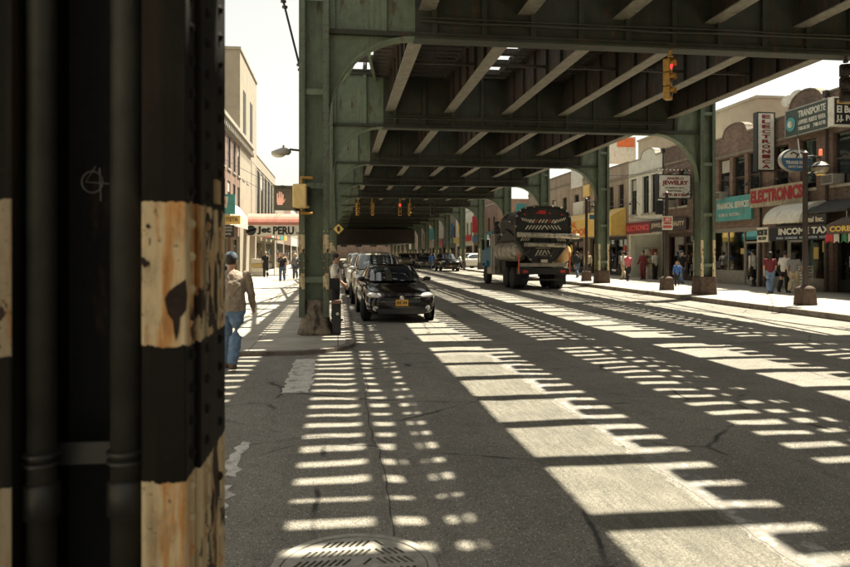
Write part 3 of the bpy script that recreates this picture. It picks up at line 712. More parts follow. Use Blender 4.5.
def shopfront(bd, S, y0, y1, z1, fm, door, bays=2, stall=.5):
    """frame, panes, door in the opening y0..y1"""
    f = MB(); t = .07
    dy0, dy1 = door
    S.box(f, .22, .34, y0, y1, z1-.22, z1); S.box(f, .22, .34, y0, y0+t, .15, z1-.22); S.box(f, .22, .34, y1-t, y1, .15, z1-.22)
    S.box(f, .22, .34, dy0-t, dy0, .15, z1-.22); S.box(f, .22, .34, dy1, dy1+t, .15, z1-.22)
    for a, e in ((y0+t, dy0-t), (dy1+t, y1-t)):
        if e - a > .3: S.box(f, .22, .34, a, e, .15, .15+stall)
    o = f.obj('shopfront', fm, bd, world=True)
    for a, e in ((y0+t, dy0-t), (dy1+t, y1-t)):
        if e - a > .3:
            n = max(1, round((e-a)/1.3))
            for k in range(n):
                p0, p1 = a+(e-a)*k/n+.02, a+(e-a)*(k+1)/n-.02
                S.box(MB(), .27, .28, p0, p1, .15+stall, z1-.22).obj('pane', SHOPG, o)
                if k: S.box(MB(), .23, .33, p0-.04, p0, .15+stall, z1-.22).obj('mullion', fm, o)
    d = MB()
    for a, e, z0_, z1_ in ((dy0, dy0+.08, .16, 2.3), (dy1-.08, dy1, .16, 2.3), (dy0+.08, dy1-.08, .16, .42), (dy0+.08, dy1-.08, 2.2, 2.3)): S.box(d, .25, .30, a, e, z0_, z1_)
    dd = d.obj('door', fm, bd, world=True); S.box(MB(), .27, .28, dy0+.08, dy1-.08, .42, 2.2).obj('pane', SHOPG, dd); S.box(MB(), .20, .25, dy0+.10, dy0+.13, 1.0, 1.4).obj('handle', CHROME, dd)
    S.box(MB(), .26, .27, dy0, dy1, 2.37, z1-.22).obj('fanlight', SHOPG, o)
    rnd = random.Random(int(y0*10)); yy = y0+.15
    while yy < y1-.6:
        w_, h_, zz = rnd.uniform(.25, .6), rnd.uniform(.25, .6), rnd.uniform(.8, 2.0)
        if rnd.random() < .75 and not (dy0-.5 < yy < dy1): S.box(MB(), .255, .262, yy, min(yy+w_, y1-.1), zz, min(zz+h_, z1-.3)).obj('poster', rnd.choice(POST), o)
        yy += w_ + rnd.uniform(.05, .35)

def Yp(px, X=BRX): return WX(px, 200, X)[0]
# right-hand terrace, nearest first
wz = (4.45, 6.55)
def win_at(pxs, wd=1.0, z=wz, X=BRX): return [(Yp(p, X)-wd/2, Yp(p, X)+wd/2) + z for p in pxs]
b1 = bldg('brick_building', 'dark brown brick two-storey building with a brown awning at the picture edge', RS, 12, 25.25, 8.2, BR_DARK,
          [(24.05, 25.0) + wz, (22.0, 23.0) + wz, (19.8, 20.8) + wz, (17, 18) + wz, (14, 15) + wz], [(22.0, 25.0, 2.9), (13, 21.4, 2.9)])
shopfront(b1, RS, 22.0, 25.0, 2.9, BLACK, (22.6, 23.6)); shopfront(b1, RS, 13, 21.4, 2.9, BLACK, (17, 18))
b2 = bldg('brick_building', 'brown brick building with a rounded parapet above the income tax office', RS, 25.26, 29.6, 7.75, BR_BROWN,
          win_at((808, 781)), [(25.5, 29.4, 2.9)], (26.6, 1.2, 8.65))
shopfront(b2, RS, 25.5, 29.4, 2.9, ALU, (27.0, 28.0))
b3 = bldg('brick_building', 'brown brick building with a low arched parapet above the teal sign', RS, 29.61, 34.4, 7.6, BR_BROWN,
          win_at((754, 738.5, 724)), [(29.9, 34.2, 3.0)], (31.8, 1.1, 8.2))
shopfront(b3, RS, 29.9, 34.2, 3.0, ALU, (30.3, 31.3), stall=.7)
b4 = bldg('brick_building', 'brown brick building behind the jewelry sign', RS, 34.41, 39.2, 8.0, BR_DARK, win_at((699, 683, 671)), [(34.7, 39.0, 2.9)])
shopfront(b4, RS, 34.7, 39.0, 2.9, WOODD, (36.0, 37.0))
b5 = bldg('stucco_building', 'cream stucco building with dark windows and a stepped parapet', RS, 39.21, 44.3, 7.85, STUC, win_at((654.5, 645.5, 633.5), .95, (4.3, 6.7)), [(39.5, 44.0, 2.9)], (41.4, 1.1, 8.4), fm=BLACK)
b6 = bldg('brick_building', 'tan brick building beside the cream stucco one', RS, 44.31, 52.0, 7.9, BR_TAN, win_at((621, 611, 598, 588), .9), [(44.6, 51.5, 2.9)])
shopfront(b6, RS, 44.6, 51.5, 2.9, BLACK, (47, 48))
b7 = bldg('brick_building', 'long tan brick building above the yellow school awning', RS, 52.01, 69.0, 8.6, BR_TAN, [(y, y+1.1, 4.6, 6.6) for y in (54, 57, 60, 63, 66)], [(53, 60, 2.9), (61, 68, 2.9)])
shopfront(b7, RS, 53, 60, 2.9, BLACK, (55, 56)); shopfront(b7, RS, 61, 68, 2.9, BLACK, (64, 65))
words = ['first', 'second', 'third', 'fourth', 'fifth', 'sixth', 'seventh', 'eighth', 'ninth', 'tenth', 'eleventh', 'twelfth', 'thirteenth', 'fourteenth', 'fifteenth', 'sixteenth']
random.seed(5)
y = 83; wl = [BR_RED, STUC, BR_BROWN, BEIGE, BR_TAN, BR_DARK, STUC, BR_RED, BEIGE]
wn = ['red brick', 'cream stucco', 'brown brick', 'beige rendered', 'tan brick', 'dark brick', 'cream stucco', 'red brick', 'beige rendered']
for i in range(9):
    ln = random.choice([9, 12, 15]); h = random.choice([8, 9, 11])
    f_ = bldg('far_building', 'far %s building, %s beyond the side street on the right' % (wn[i], words[i]), RS, y, y+ln-.01, h, wl[i], [(a, a+1.1, 4.4, 6.4) for a in [y+1.2+3*k for k in range(int((ln-1)/3))]], [(y+.8, y+ln-.8, 2.9)])
    shopfront(f_, RS, y+.8, y+ln-.8, 2.9, BLACK, (y+3, y+4)); y += ln
bb = thing('rooftop_block', 'beige rendered upper block set back behind the brick parapets', 'building', (25, 34, 0))
yq, zq = WX(757, 98, 24.5); xq = WY(796, 98, yq)[0]
MB().box(24.5, xq, yq, yq+16, 0, zq).obj('wall', BEIGE, bb, world=True); MB().box(24.4, xq+.1, yq-.1, yq+16.1, zq+.002, zq+.15).obj('coping', STONE, bb, world=True)
for i, (yy, zz) in enumerate(((29.5, 8.6), (28.9, 8.7))):
    ds = thing('satellite_dish', ['pale satellite dish on the brick roof, the left one', 'pale satellite dish on the brick roof, the right one'][i], 'satellite dish', (20.6, yy-.5, 7.3), 0, 'roof satellite dishes')
    MB().tube([(0, 0, 0), (0, 0, zz-7.3)], .03, 8).obj('mast', ALU, ds)
    d = MB().lathe([(.02, .10), (.18, .06), (.30, 0), (.31, .02), (.18, .085), (.02, .125)], (0, 0, 0), 'X', 20).obj('dish', WHITE, ds, smooth=True); d.location = (0, 0, zz-7.3+.15); d.rotation_euler = (0, R(20), R(35))
# left-hand terrace (sunlit)
l1 = bldg('brick_building', 'red brick row with pale stone cornice on the sunny left side', LS, 30, 56, 10.4, BR_RED, [(y, y+1.15, z, z+2.1) for y in (31.5, 33.7, 35.9, 38.1, 40.3, 42.5, 44.7, 46.9, 49.1, 51.3, 53.6) for z in (4.3, 7.2)], [(31, 38, 2.9), (39, 46, 2.9), (47, 55, 2.9)], fm=DARKBR)
for a, e in ((31, 38), (39, 46), (47, 55)): shopfront(l1, LS, a, e, 2.9, ALU, (a+2, a+3))
c = MB(); LS.box(c, -.35, -.061, 30, 56, 10.0, 10.25); LS.box(c, -.22, -.062, 30, 56, 9.7, 9.99)
for k in range(44): LS.box(c, -.30, -.063, 30.2+k*.6, 30.4+k*.6, 9.45, 9.695)
c.obj('cornice', STONE, l1, world=True)
l2 = bldg('stone_building', 'grey stone building with tall windows beyond the red brick row', LS, 56.01, 78, 10.2, BEIGE, [(y, y+1.7, 4.4, 9.0) for y in (57.5, 60.5, 63.5, 66.5, 69.5, 72.5, 75.3)], [(57, 67, 2.9), (68, 77, 2.9)], fm=BLACK)
for a, e in ((57, 67), (68, 77)): shopfront(l2, LS, a, e, 2.9, ALU, (a+2, a+3))
p_ = MB()
for k in range(8): LS.box(p_, -.07, -.051, 56.6+k*3.0-.25, 56.6+k*3.0+.25, 3.3, 9.1)
p_.obj('pilasters', STONE, l2, world=True)['kind'] = 'stuff'
tw = thing('tower_block', 'plain beige tower block rising behind the left brick row', 'building', (-11, 54, 0))
xa = WY(240, 60, 50)[0]
MB().box(-16, xa, 50, 60, 0, 16.3).obj('wall', BEIGE, tw, world=True); MB().box(-16.1, xa+.08, 49.9, 60.1, 16.302, 16.5).obj('coping', STONE, tw, world=True)
for a in (51.6, 55.6):
    for z in (11.2, ): MB().box(xa+.001, xa+.03, a, a+1.4, z-1, z+2.6).obj('window', mat('dark_opening', (.05, .045, .04), .8), tw, world=True)
y = 78.02
for i in range(8):
    ln = [12, 14, 16][i % 3]; h = [9, 10.5, 8.5, 11][i % 4]; k = [3, 0, 1, 2, 4, 3, 1, 0][i]
    f_ = bldg('far_building', 'far %s building, %s past the grey stone one on the left' % (wn[k], words[i]), LS, y, y+ln-.01, h, wl[k], [(a, a+1.1, z, z+2) for a in [y+1.2+3*q for q in range(int((ln-1)/3))] for z in (4.4,)], [(y+.8, y+ln-.8, 2.9)])
    shopfront(f_, LS, y+.8, y+ln-.8, 2.9, ALU, (y+3, y+4)); y += ln
# end of the street
eb = thing('end_building', 'brown brick building closing the far end of the street', 'building', (6, 232, 0)); MB().box(-30, 45, 232, 240, 0, 12).obj('wall', BR_DARK, eb, world=True)
for k in range(14): MB().box(-24+k*5, -22+k*5, 231.9, 231.99, 4, 7).obj('window', PANE, eb, world=True)
# buildings on the near side streets and behind the camera, seen only in reflections and as bounce
nb = thing('corner_building', 'tan brick corner building behind the near column', 'building', (-8, -6, 0)); MB().box(-20, -7, -40, -.5, .15, 9).obj('wall', BR_TAN, nb, world=True)
nb = thing('opposite_building', 'brown brick building opposite, outside the picture on the right', 'building', (20, 0, 0)); MB().box(BRX, 32, -40, 11.9, .15, 8.3).obj('wall', BR_BROWN, nb, world=True)


# ------------------------------------------------------------------ signs and awnings
def sign(name, label, c, wd, ht, rz, board, texts=(), frame=None, th=.1, cat='sign', group=None):
    """board with its front face at c, facing local -Y; texts: (body, w, h, dx, dz, mat, bold)"""
    s = thing(name, label, cat, (c[0], c[1], c[2]-ht/2), rz, group); z = ht/2
    MB().box(-wd/2, wd/2, 0, th, 0, ht).obj('board', board, s)
    if frame:
        t = .05; f = MB()
        for a in ((-wd/2-t, -wd/2, -t, ht+t), (wd/2, wd/2+t, -t, ht+t), (-wd/2, wd/2, -t, 0), (-wd/2, wd/2, ht, ht+t)): f.box(a[0], a[1], -.02, th+.01, a[2], a[3])
        f.obj('frame', frame, s)
    for tx in texts:
        body, w_, h_, dx, dz, m = tx[:6]; bold = tx[6] if len(tx) > 6 else .02
        o = link('lettering', text_mesh(body, w_, h_, m, bold), s); o.location = (dx, -.012, z+dz)
    return s
RF = -R(90)                                           # on the right wall, facing the road
def wall_sign(name, label, p0, p1, X, board, texts, frame=None, th=.12, zz=None, **kw):
    (ya, za), (yb, zb) = WX(p0[0], p0[1], X), WX(p1[0], p1[1], X)
    z0, z1 = zz if zz else sorted((za, zb)); wd, ht = abs(ya-yb), abs(z1-z0)
    tx = [(t[0], t[1]*wd, t[2]*ht, t[3]*wd, t[4]*ht) + tuple(t[5:]) for t in texts]
    return sign(name, label, (X, (ya+yb)/2, (z0+z1)/2), wd, ht, RF, board, tx, frame, th, **kw)
wall_sign('shop_sign', 'teal shop sign with white lettering reading financial services', (716, 200), (751, 200), BRX-.14, TEAL, [('FINANCIAL SERVICES', .9, .26, 0, .14, WHITE), ('INCOME TAX   MULTI SERVICE', .6, .12, -.1, -.25, WHITE, .01)], zz=(3.35, 4.55))
wall_sign('shop_sign', 'cream sign with red ELECTRONICS letters under the brick windows', (750, 200), (804, 200), BRX-.30, mat('grimy_cream', (.34, .29, .20), .7, .3, 5, dirt=((.16, .13, .09), .55)), [('ELECTRONICS', .96, .66, 0, .05, mat('dull_red_letters', (.30, .025, .03), .5, .3, 8), .05)], zz=(3.85, 4.75))
wall_sign('shop_sign', 'green and white shop sign with round emblem high on the brick wall', (786, 120), (829, 120), BRX-.35, mat('dark_green_sign', (.055, .075, .06), .6, .25, 5), [('TRANSPORTE', .62, .26, .12, .26, WHITE), ('LAWYERS  PUERTO  VENTA', .62, .17, .12, -.06, WHITE), ('748-8170    748-8170', .62, .15, .12, -.30, WHITE)], frame=ALU, zz=(6.75, 7.85))
s_ = bpy.data.objects['shop_sign.002']
MB().lathe([(.001, 0), (.30, 0), (.30, .02), (.001, .02)], (-.98, -.03, .5), 'Y', 24).obj('emblem', TEAL, s_); MB().lathe([(.001, 0), (.15, 0), (.15, .02), (.001, .02)], (-.98, -.052, .5), 'Y', 20).obj('emblem_centre', WHITE, s_)
# income tax office: canopy, sign boards, dome awning
wall_sign('office_sign', 'black sign board with bold white INCOME TAX lettering', (769, 230), (838, 230), 18.5, mat('sign_black', (.012, .013, .02), .5, .1), [('INCOME TAX', .74, .50, .03, .16, WHITE, .035), ('TAXES   LICENCIAS   IMMIGRATION   NOTARY', .8, .17, .02, -.33, mat('sign_pale_blue', (.42, .48, .52), .5), .012)], zz=(2.25, 2.80))
wall_sign('office_sign', 'dark fascia with pale lettering above the income tax board', (776, 222), (826, 222), 18.7, mat('sign_charcoal', (.05, .047, .042), .6, .1), [('Monumental Inc.', .72, .55, .10, 0, mat('sign_cream', (.62, .56, .42), .5), .03), ('R', .07, .6, -.42, 0, WHITE, .03)], zz=(2.86, 3.25))
wall_sign('office_sign', 'small cream sign left of the income tax board', (757, 232), (768, 232), 18.55, CREAM, [('INCOME TAX', .9, .4, 0, .15, mat('ink', (.03, .03, .03), .6), .03), ('FAX COPY', .7, .22, 0, -.25, BLACK)], zz=(2.2, 2.85))
cn = thing('canopy', 'sloping charcoal canopy over the income tax office', 'awning', (19, 25.6, 2.8))
MB().prism([(19.69, 3.85), (19.69, 3.75), (18.62, 3.28), (18.62, 3.36)], 22.9, 26.3).obj('cover', mat('charcoal_canvas', (.05, .048, .045), .85, .2, 5), cn, world=True)
MB().tube([(18.65, 22.95, 2.9), (18.65, 22.95, 3.3)], .02).tube([(18.65, 27.6, 2.3), (19.68, 27.6, 2.3)], .02).tube([(18.65, 23.2, 2.3), (19.68, 23.2, 2.3)], .02).obj('brackets', ALU, cn, world=True)['kind'] = 'stuff'
da = thing('dome_awning', 'white barrel awning with a round green medallion on its end', 'awning', (18.8, 27.2, 2.9))
ya, yb = WX(767, 200, 18.6)[0], WX(803, 200, 18.6)[0]; r_ = .95
arc = [(19.66, 3.0)] + [(19.66-1.25*math.sin(R(a)), 3.0+.86*math.cos(R(a))) for a in range(0, 91, 9)]
inner = [(x+.03 if i else x-.02, z-.04) for i, (x, z) in enumerate(arc)]
MB().prism(arc + inner[::-1], yb, ya).obj('canvas', WHITE, da, world=True, smooth=False)
yd = ya + .02
MB().prism(arc, yd, yd+.03).obj('end_panel', mat('pale_green_canvas', (.35, .42, .34), .7, .1, 3), da, world=True)
MB().prism(arc, yb-.04, yb-.01).obj('end_panel', mat('grey_canvas', (.50, .48, .42), .7, .1, 3), da, world=True)
MB().lathe([(.001, 0), (.3, 0), (.3, .03), (.001, .03)], (19.05, yb-.075, 3.3), 'Y', 24).obj('medallion', mat('dull_green', (.10, .22, .17), .5, .2, 8), da, world=True)
MB().lathe([(.20, 0), (.24, -.01), (.24, .02), (.20, .02)], (19.05, yb-.09, 3.3), 'Y', 24).obj('medallion_ring', CREAM, da, world=True)
ba = thing('shop_awning', 'brown canvas awning with orange lettering at the picture edge', 'awning', (18.6, 23.5, 2.6))
BRC = mat('brown_canvas', (.11, .075, .06), .85, .15, 5)
MB().prism([(19.69, 3.45), (18.05, 2.78), (18.05, 2.74), (19.69, 3.38)], 19.0, 23.2).obj('cover', BRC, ba, world=True)
MB().box(18.02, 18.06, 19.0, 23.2, 2.42, 2.76).obj('valance', BRC, ba, world=True); MB().prism([(19.68, 3.36), (18.07, 2.70), (18.07, 2.45), (19.68, 2.45)], 23.16, 23.19).obj('end_panel', BRC, ba, world=True)
o = link('lettering', text_mesh('CORBA TOP', 2.2, .20, YELL, .03), ba); o.location = (18.0-18.6, 21.9-23.5, 2.60-2.6); o.rotation_euler = (0, 0, RF)
bn = thing('bunting', 'red white and green bunting under the brown awning', 'bunting', (18.3, 22.6, 2.1))
random.seed(4)
for i, m in enumerate([REDL, WHITE, GRNP, WHITE, REDL, GRNP]):
    q = MB(); y0_ = 23.6-i*.38
    g = [[(18.3+.05*math.sin(3*u+i), y0_-.38*u, 2.42-.34*v_*(1-.25*math.sin(math.pi*u))) for u in (0, .33, .66, 1)] for v_ in (0, .5, 1)]
    q.add([p for r in g for p in r], [(r*4+k, r*4+k+1, (r+1)*4+k+1, (r+1)*4+k) for r in range(2) for k in range(3)])
    fl = q.obj('flag', m, bn, world=True); sm = fl.modifiers.new('s', 'SOLIDIFY'); sm.thickness = .01
# projecting signs
def proj_sign(name, label, p0, p1, Xr, board, texts, frame=None, th=.22, Y=None, **kw):
    Y = Y or WX(p1[0], p1[1], Xr)[0]; (xa, za), (xb, zb) = WY(p0[0], p0[1], Y), WY(p1[0], p1[1], Y)
    wd, ht = xb-xa, za-zb; tx = [(t[0], t[1]*wd, t[2]*ht, t[3]*wd, t[4]*ht) + tuple(t[5:]) for t in texts]
    s = sign(name, label, ((xa+xb)/2, Y, (za+zb)/2), wd, ht, 0, board, tx, frame, th, **kw)
    for z in (.15, .85): s.id_data; MB().tube([(wd/2-.05, th/2, ht*z), (wd/2+BRX-xb+.02, th/2, ht*z)], .025, 6).obj('bracket', BLACK, s)
    return s
ltr = 'ELECTRONICA'
proj_sign('blade_sign', 'tall white blade sign with vertical ELECTRONICA lettering', (758, 113), (774, 170), 19.5, WHITE, [(ch, .50, .062, 0, .44-.088*i, DKRED, .03) for i, ch in enumerate(ltr)], frame=BLACK, th=.28)
proj_sign('blade_sign', 'black projecting sign with white El lettering at the picture edge', (834, 98), (862, 125), 20.6, BLACK, [('Restaurante', .8, .16, 0, .36, YELL, .01), ('El Buen', .8, .28, 0, .08, WHITE, .03), ('J.J. Pollo', .85, .28, 0, -.28, WHITE, .03)], frame=WHITE, th=.25, Y=23.2)
ts = thing('oval_sign', 'blue and white oval TRANS FAST sign projecting from the brick wall', 'sign', (18.85, 26.0, 5.1)); Yo = 26.0
(xa, za), (xb, zb) = WY(781, 148, Yo), WY(812, 172, Yo); ew, eh = (xb-xa)/2, (za-zb)/2
ovl = [(ew*math.cos(2*math.pi*i/32), eh*math.sin(2*math.pi*i/32)) for i in range(32)]
ts.location = ((xa+xb)/2, Yo, (za+zb)/2)
MB().prism(ovl, 0, .22).obj('case', ALU, ts); MB().prism([(x*.95, z*.93) for x, z in ovl], -.012, -.001).obj('face', BLUE, ts)
MB().prism([(x*.88, z*.86) for x, z in ovl if z > eh*.02], -.022, -.013).obj('upper_field', WHITE, ts)
o = link('lettering', text_mesh('TRANS FAST', ew*1.45, eh*.30, WHITE, .03), ts); o.location = (0, -.03, -eh*.22); o = link('lettering', text_mesh('REMITTANCE', ew*1.1, eh*.2, WHITE, .01), ts); o.location = (0, -.03, -eh*.58)
sw = MB(); sw.tube([(-ew*.42, -.03, eh*.50), (-ew*.25, -.03, eh*.66), (-ew*.02, -.03, eh*.52), (ew*.05, -.03, eh*.32)], .03, 6).tube([(-ew*.05, -.03, eh*.20), (ew*.05, -.03, eh*.45), (ew*.25, -.03, eh*.62), (ew*.46, -.03, eh*.5)], .03, 6).obj('emblem', DARKBR, ts)
MB().tube([(ew*.9, .11, 0), (BRX-ts.location.x, .11, 0)], .03).obj('bracket', BLACK, ts)
proj_sign('jewelry_sign', 'white sign on a bracket reading ANGELO JEWELRY in dark red', (659, 175), (690, 198), 19.5, WHITE, [('ANGELO', .55, .11, .02, .36, DKRED, .03), ('JEWELRY', .84, .24, .02, .14, DKRED, .04), ('COMPRO ORO', .6, .07, 0, -.06, BLACK, .0), ('REPAIRS', .45, .07, 0, -.19, BLACK, .0), ('779-8106', .8, .13, 0, -.37, DKRED, .03)], frame=BLACK, th=.3)
s_ = bpy.data.objects['jewelry_sign']
for i in range(9):
    MB().ball((-.9+i*.225, .05, 1.55), .035, 8).obj('bulb', WHITE, s_)
wall_sign('shop_sign', 'brown fascia with pale BEAUTY lettering under the jewelry sign', (650, 222), (686, 222), BRX-.2, DARKBR, [('JEWELRY & BEAUTY', .92, .5, 0, 0, mat('sign_tan', (.50, .40, .28), .6, .15, 6), .03)], zz=(3.05, 3.75))
wall_sign('shop_sign', 'dark red ELECTRONICS fascia under the cream building', (626, 222), (650, 222), BRX-.2, DKRED, [('ELECTRONICS', .92, .5, 0, 0, mat('sign_bright_red', (.70, .10, .10), .5, .1), .03)], zz=(3.0, 3.75))
ya = thing('school_awning', 'long yellow awning with orange lettering beyond the second column', 'awning', (18.9, 50, 2.9))
MB().prism([(19.68, 4.9), (18.6, 4.3), (18.6, 2.95), (18.64, 2.95), (18.64, 4.26), (19.68, 4.84)], 44.7, 60).obj('canvas', YELL, ya, world=True)
for yy in (44.72, 59.9): MB().prism([(19.68, 4.85), (18.65, 4.25), (18.65, 2.96), (19.68, 2.96)], yy, yy+.04).obj('end_panel', YELL, ya, world=True)
for tx, w_, h_, dz in (('NORMAL', 4, .5, 3.95), ('REAL SCHOOL', 8.5, .55, 3.35)):
    o = link('lettering', text_mesh(tx, w_, h_, mat('orange_lettering', (.62, .14, .03), .6), .03), ya); o.location = (18.58-18.9, 53.5-50, dz-2.9); o.rotation_euler = (0, 0, RF)
# signs high on the tan wall and beyond
sgn = [('white hoarding high on the tan brick wall', (571, 168), (582, 186), WHITE), ('small yellow sign on the tan brick wall', (583, 186), (589, 196), YELL), ('second small white sign on the tan brick wall', (573, 203), (583, 214), WHITE)]
for lb, p0, p1, m in sgn:
    wall_sign('wall_sign', lb, p0, p1, BRX-.12, m, [])
bbd = thing('rooftop_billboard', 'pale rooftop billboard frame with an orange panel beyond the cream building', 'billboard', (21.5, 50, 7.5))
MB().box(20.2, 22.8, 50, 50.2, 8.6, 10.7).obj('panel', WHITE, bbd, world=True); MB().box(21.3, 22.7, 49.96, 49.995, 9.9, 10.6).obj('poster', mat('orange_poster', (.65, .16, .05), .6), bbd, world=True)
MB().tube([(20.6, 50.1, 7.4), (20.6, 50.1, 8.6)], .05).tube([(22.4, 50.1, 7.4), (22.4, 50.1, 8.6)], .05).obj('posts', BLACK, bbd, world=True)['kind'] = 'stuff'
# far right shop signs
random.seed(21); cols_ = [(REDL, 'red'), (WHITE, 'white'), (YELL, 'yellow'), (TEAL, 'teal'), (BLUE, 'blue')]
for i in range(12):
    m, cn_ = cols_[i % 5]; yy = 62 + i*5.5 + (12 if i > 1 else 0); z = 3.3 + random.random()*.4
    sign('far_shop_sign', 'far %s fascia sign on the right, %s past the yellow awning' % (cn_, words[i]), (BRX-.15, yy, z+.4), 4.2, .9, RF, m, [], group='far shop signs on the right')
    if i % 2: sign('far_blade_sign', 'far %s blade sign on the right, %s past the yellow awning' % (cn_, words[i]), (BRX-.9, yy+1, z+2.2), 1.1, 2.2, 0, cols_[(i+2) % 5][0], [], th=.2, group='far blade signs on the right')
# left shop signs
W40 = lambda px, py: WY(px, py, 40)
def lsign(name, label, p0, p1, m, texts, Y=40, th=.2, **kw):
    (xa, za), (xb, zb) = WY(p0[0], p0[1], Y), WY(p1[0], p1[1], Y); wd, ht = xb-xa, za-zb
    s = sign(name, label, ((xa+xb)/2, Y, (za+zb)/2), wd, ht, 0, m, [(t[0], t[1]*wd, t[2]*ht, t[3]*wd, t[4]*ht) + tuple(t[5:]) for t in texts], None, th, **kw)
    MB().tube([(-wd/2+.02, th/2, ht*.5), (BL-(xa+xb)/2-.05, th/2, ht*.5)], .03, 6).obj('bracket', ALU, s); return s
s_ = lsign('projecting_sign', 'teal box sign with a pale cup picture on the left row', (214, 194), (235, 214), TEAL, [], Y=40)
MB().prism([(-.28, 1.0), (-.18, .35), (.12, .35), (.22, 1.0)], -.03, -.002).obj('picture', CREAM, s_); MB().prism([(-.14, .55), (.06, .55), (.08, .8), (-.16, .8)], -.04, -.031).obj('picture_detail', mat('picture_pink', (.55, .28, .20), .6), s_)
lsign('projecting_sign', 'yellow signboard under the teal box sign', (214, 215.5), (240, 224), YELL, [('DENTISTA', .85, .5, 0, .05, WOODD, .02)], Y=40.1)
lsign('projecting_sign', 'black board with lines of white text under the yellow sign', (214, 225), (234, 237), BLACK, [('ABOGADOS', .8, .16, 0, .3, WHITE, 0), ('INMIGRACION', .8, .16, 0, .05, WHITE, 0), ('ACCIDENTES', .7, .16, 0, -.25, WHITE, 0)], Y=40.2)
PINKW = mat('sun_bleached_canvas', (.48, .20, .15), .8, .15, 2); WCAN = mat('white_canvas', (.50, .47, .40), .8, .1, 2)
la = thing('white_awning', 'white sloping awning on the left row before the Jet PERU canopy', 'awning', (-6.5, 45, 3))
MB().prism([(-6.98, 5.0), (-6.35, 4.2), (-6.35, 3.4), (-6.39, 3.4), (-6.39, 4.16), (-6.98, 4.92)], 41.5, 49.5).obj('canvas', WCAN, la, world=True)
MB().prism([(-6.98, 4.9), (-6.41, 4.15), (-6.41, 3.4), (-6.98, 3.4)], 41.5, 41.54).obj('end_panel', WCAN, la, world=True)
jc = thing('jet_peru_canopy', 'pale canopy across the pavement reading Jet PERU in bold black', 'awning', (-4.8, 52.8, 3.0))
YJ = 52; (xa, zt), (xb, zb) = WY(247, 213, YJ), WY(303, 236, YJ); zm = WY(247, 225, YJ)[1]
MB().box(xa, xb, YJ, YJ+.04, zb, zm).obj('valance', WHITE, jc, world=True)
MB().box(xb-.04, xb, YJ+.041, YJ+1.9, zb, zm).obj('end_valance', WHITE, jc, world=True)
MB().rings([[(x, YJ+.95-.95*math.cos(R(a)), zm+.002+(zt-zm)*math.sin(R(a))) for a in range(0, 181, 15)] + [(x, YJ+.95+.90*math.cos(R(a)), zm+(zt-zm-.05)*math.sin(R(a))) for a in range(0, 181, 15)] for x in (xa, xb)]).obj('canvas', PINKW, jc, world=True)
INKB = mat('sign_ink', (.02, .022, .02), .6)
for tx, p0, p1 in (('Jet', 257, 271), ('PERU', 273, 294), ('CO.', 296, 301)):
    x_0, x_1 = WY(p0, 228, YJ)[0], WY(p1, 228, YJ)[0]; big = tx != 'CO.'
    o = link('lettering', text_mesh(tx, x_1-x_0, .62 if big else .18, INKB, .045), jc, ); o.location = ((x_0+x_1)/2+4.8, YJ-.012-52.8, (zb+zm)/2+(.0 if big else -.2)-3.0)
xl = WY(251, 228, YJ)[0]
MB().lathe([(.28, 0), (.37, 0), (.37, .02), (.28, .02)], (xl, YJ-.03, (zb+zm)/2), 'Y', 24).obj('emblem', INKB, jc, world=True); MB().bar((xl-.3, YJ-.02, (zb+zm)/2-.1), (xl+.4, YJ-.02, (zb+zm)/2+.12), .02, .1).obj('emblem_bar', INKB, jc, world=True)
for x in (xb-.06, xa+2.0):
    for yy in (YJ+.1, YJ+1.8): MB().tube([(x, yy, ZL), (x, yy, zm)], .03, 8).obj('post', ALU, jc, world=True)
random.seed(8)
for i, (yy, m, nm) in enumerate([(57.5, REDL, 'red'), (62, WCAN, 'white'), (66.5, PINKW, 'pink'), (71, TEAL, 'teal'), (76, YELL, 'yellow')]):
    a = thing('shop_awning', 'small %s awning on the left row beyond the Jet PERU canopy' % nm, 'awning', (-6.5, yy, 3), 0, 'far left awnings')
    MB().prism([(-6.98, 4.4), (-5.7, 3.6), (-5.7, 3.1), (-5.74, 3.1), (-5.74, 3.55), (-6.98, 4.33)], yy-1.9, yy+1.9).obj('canvas', m, a, world=True)
    MB().prism([(-6.98, 4.3), (-5.76, 3.55), (-5.76, 3.1), (-6.98, 3.1)], yy-1.9, yy-1.86).obj('end_panel', m, a, world=True)

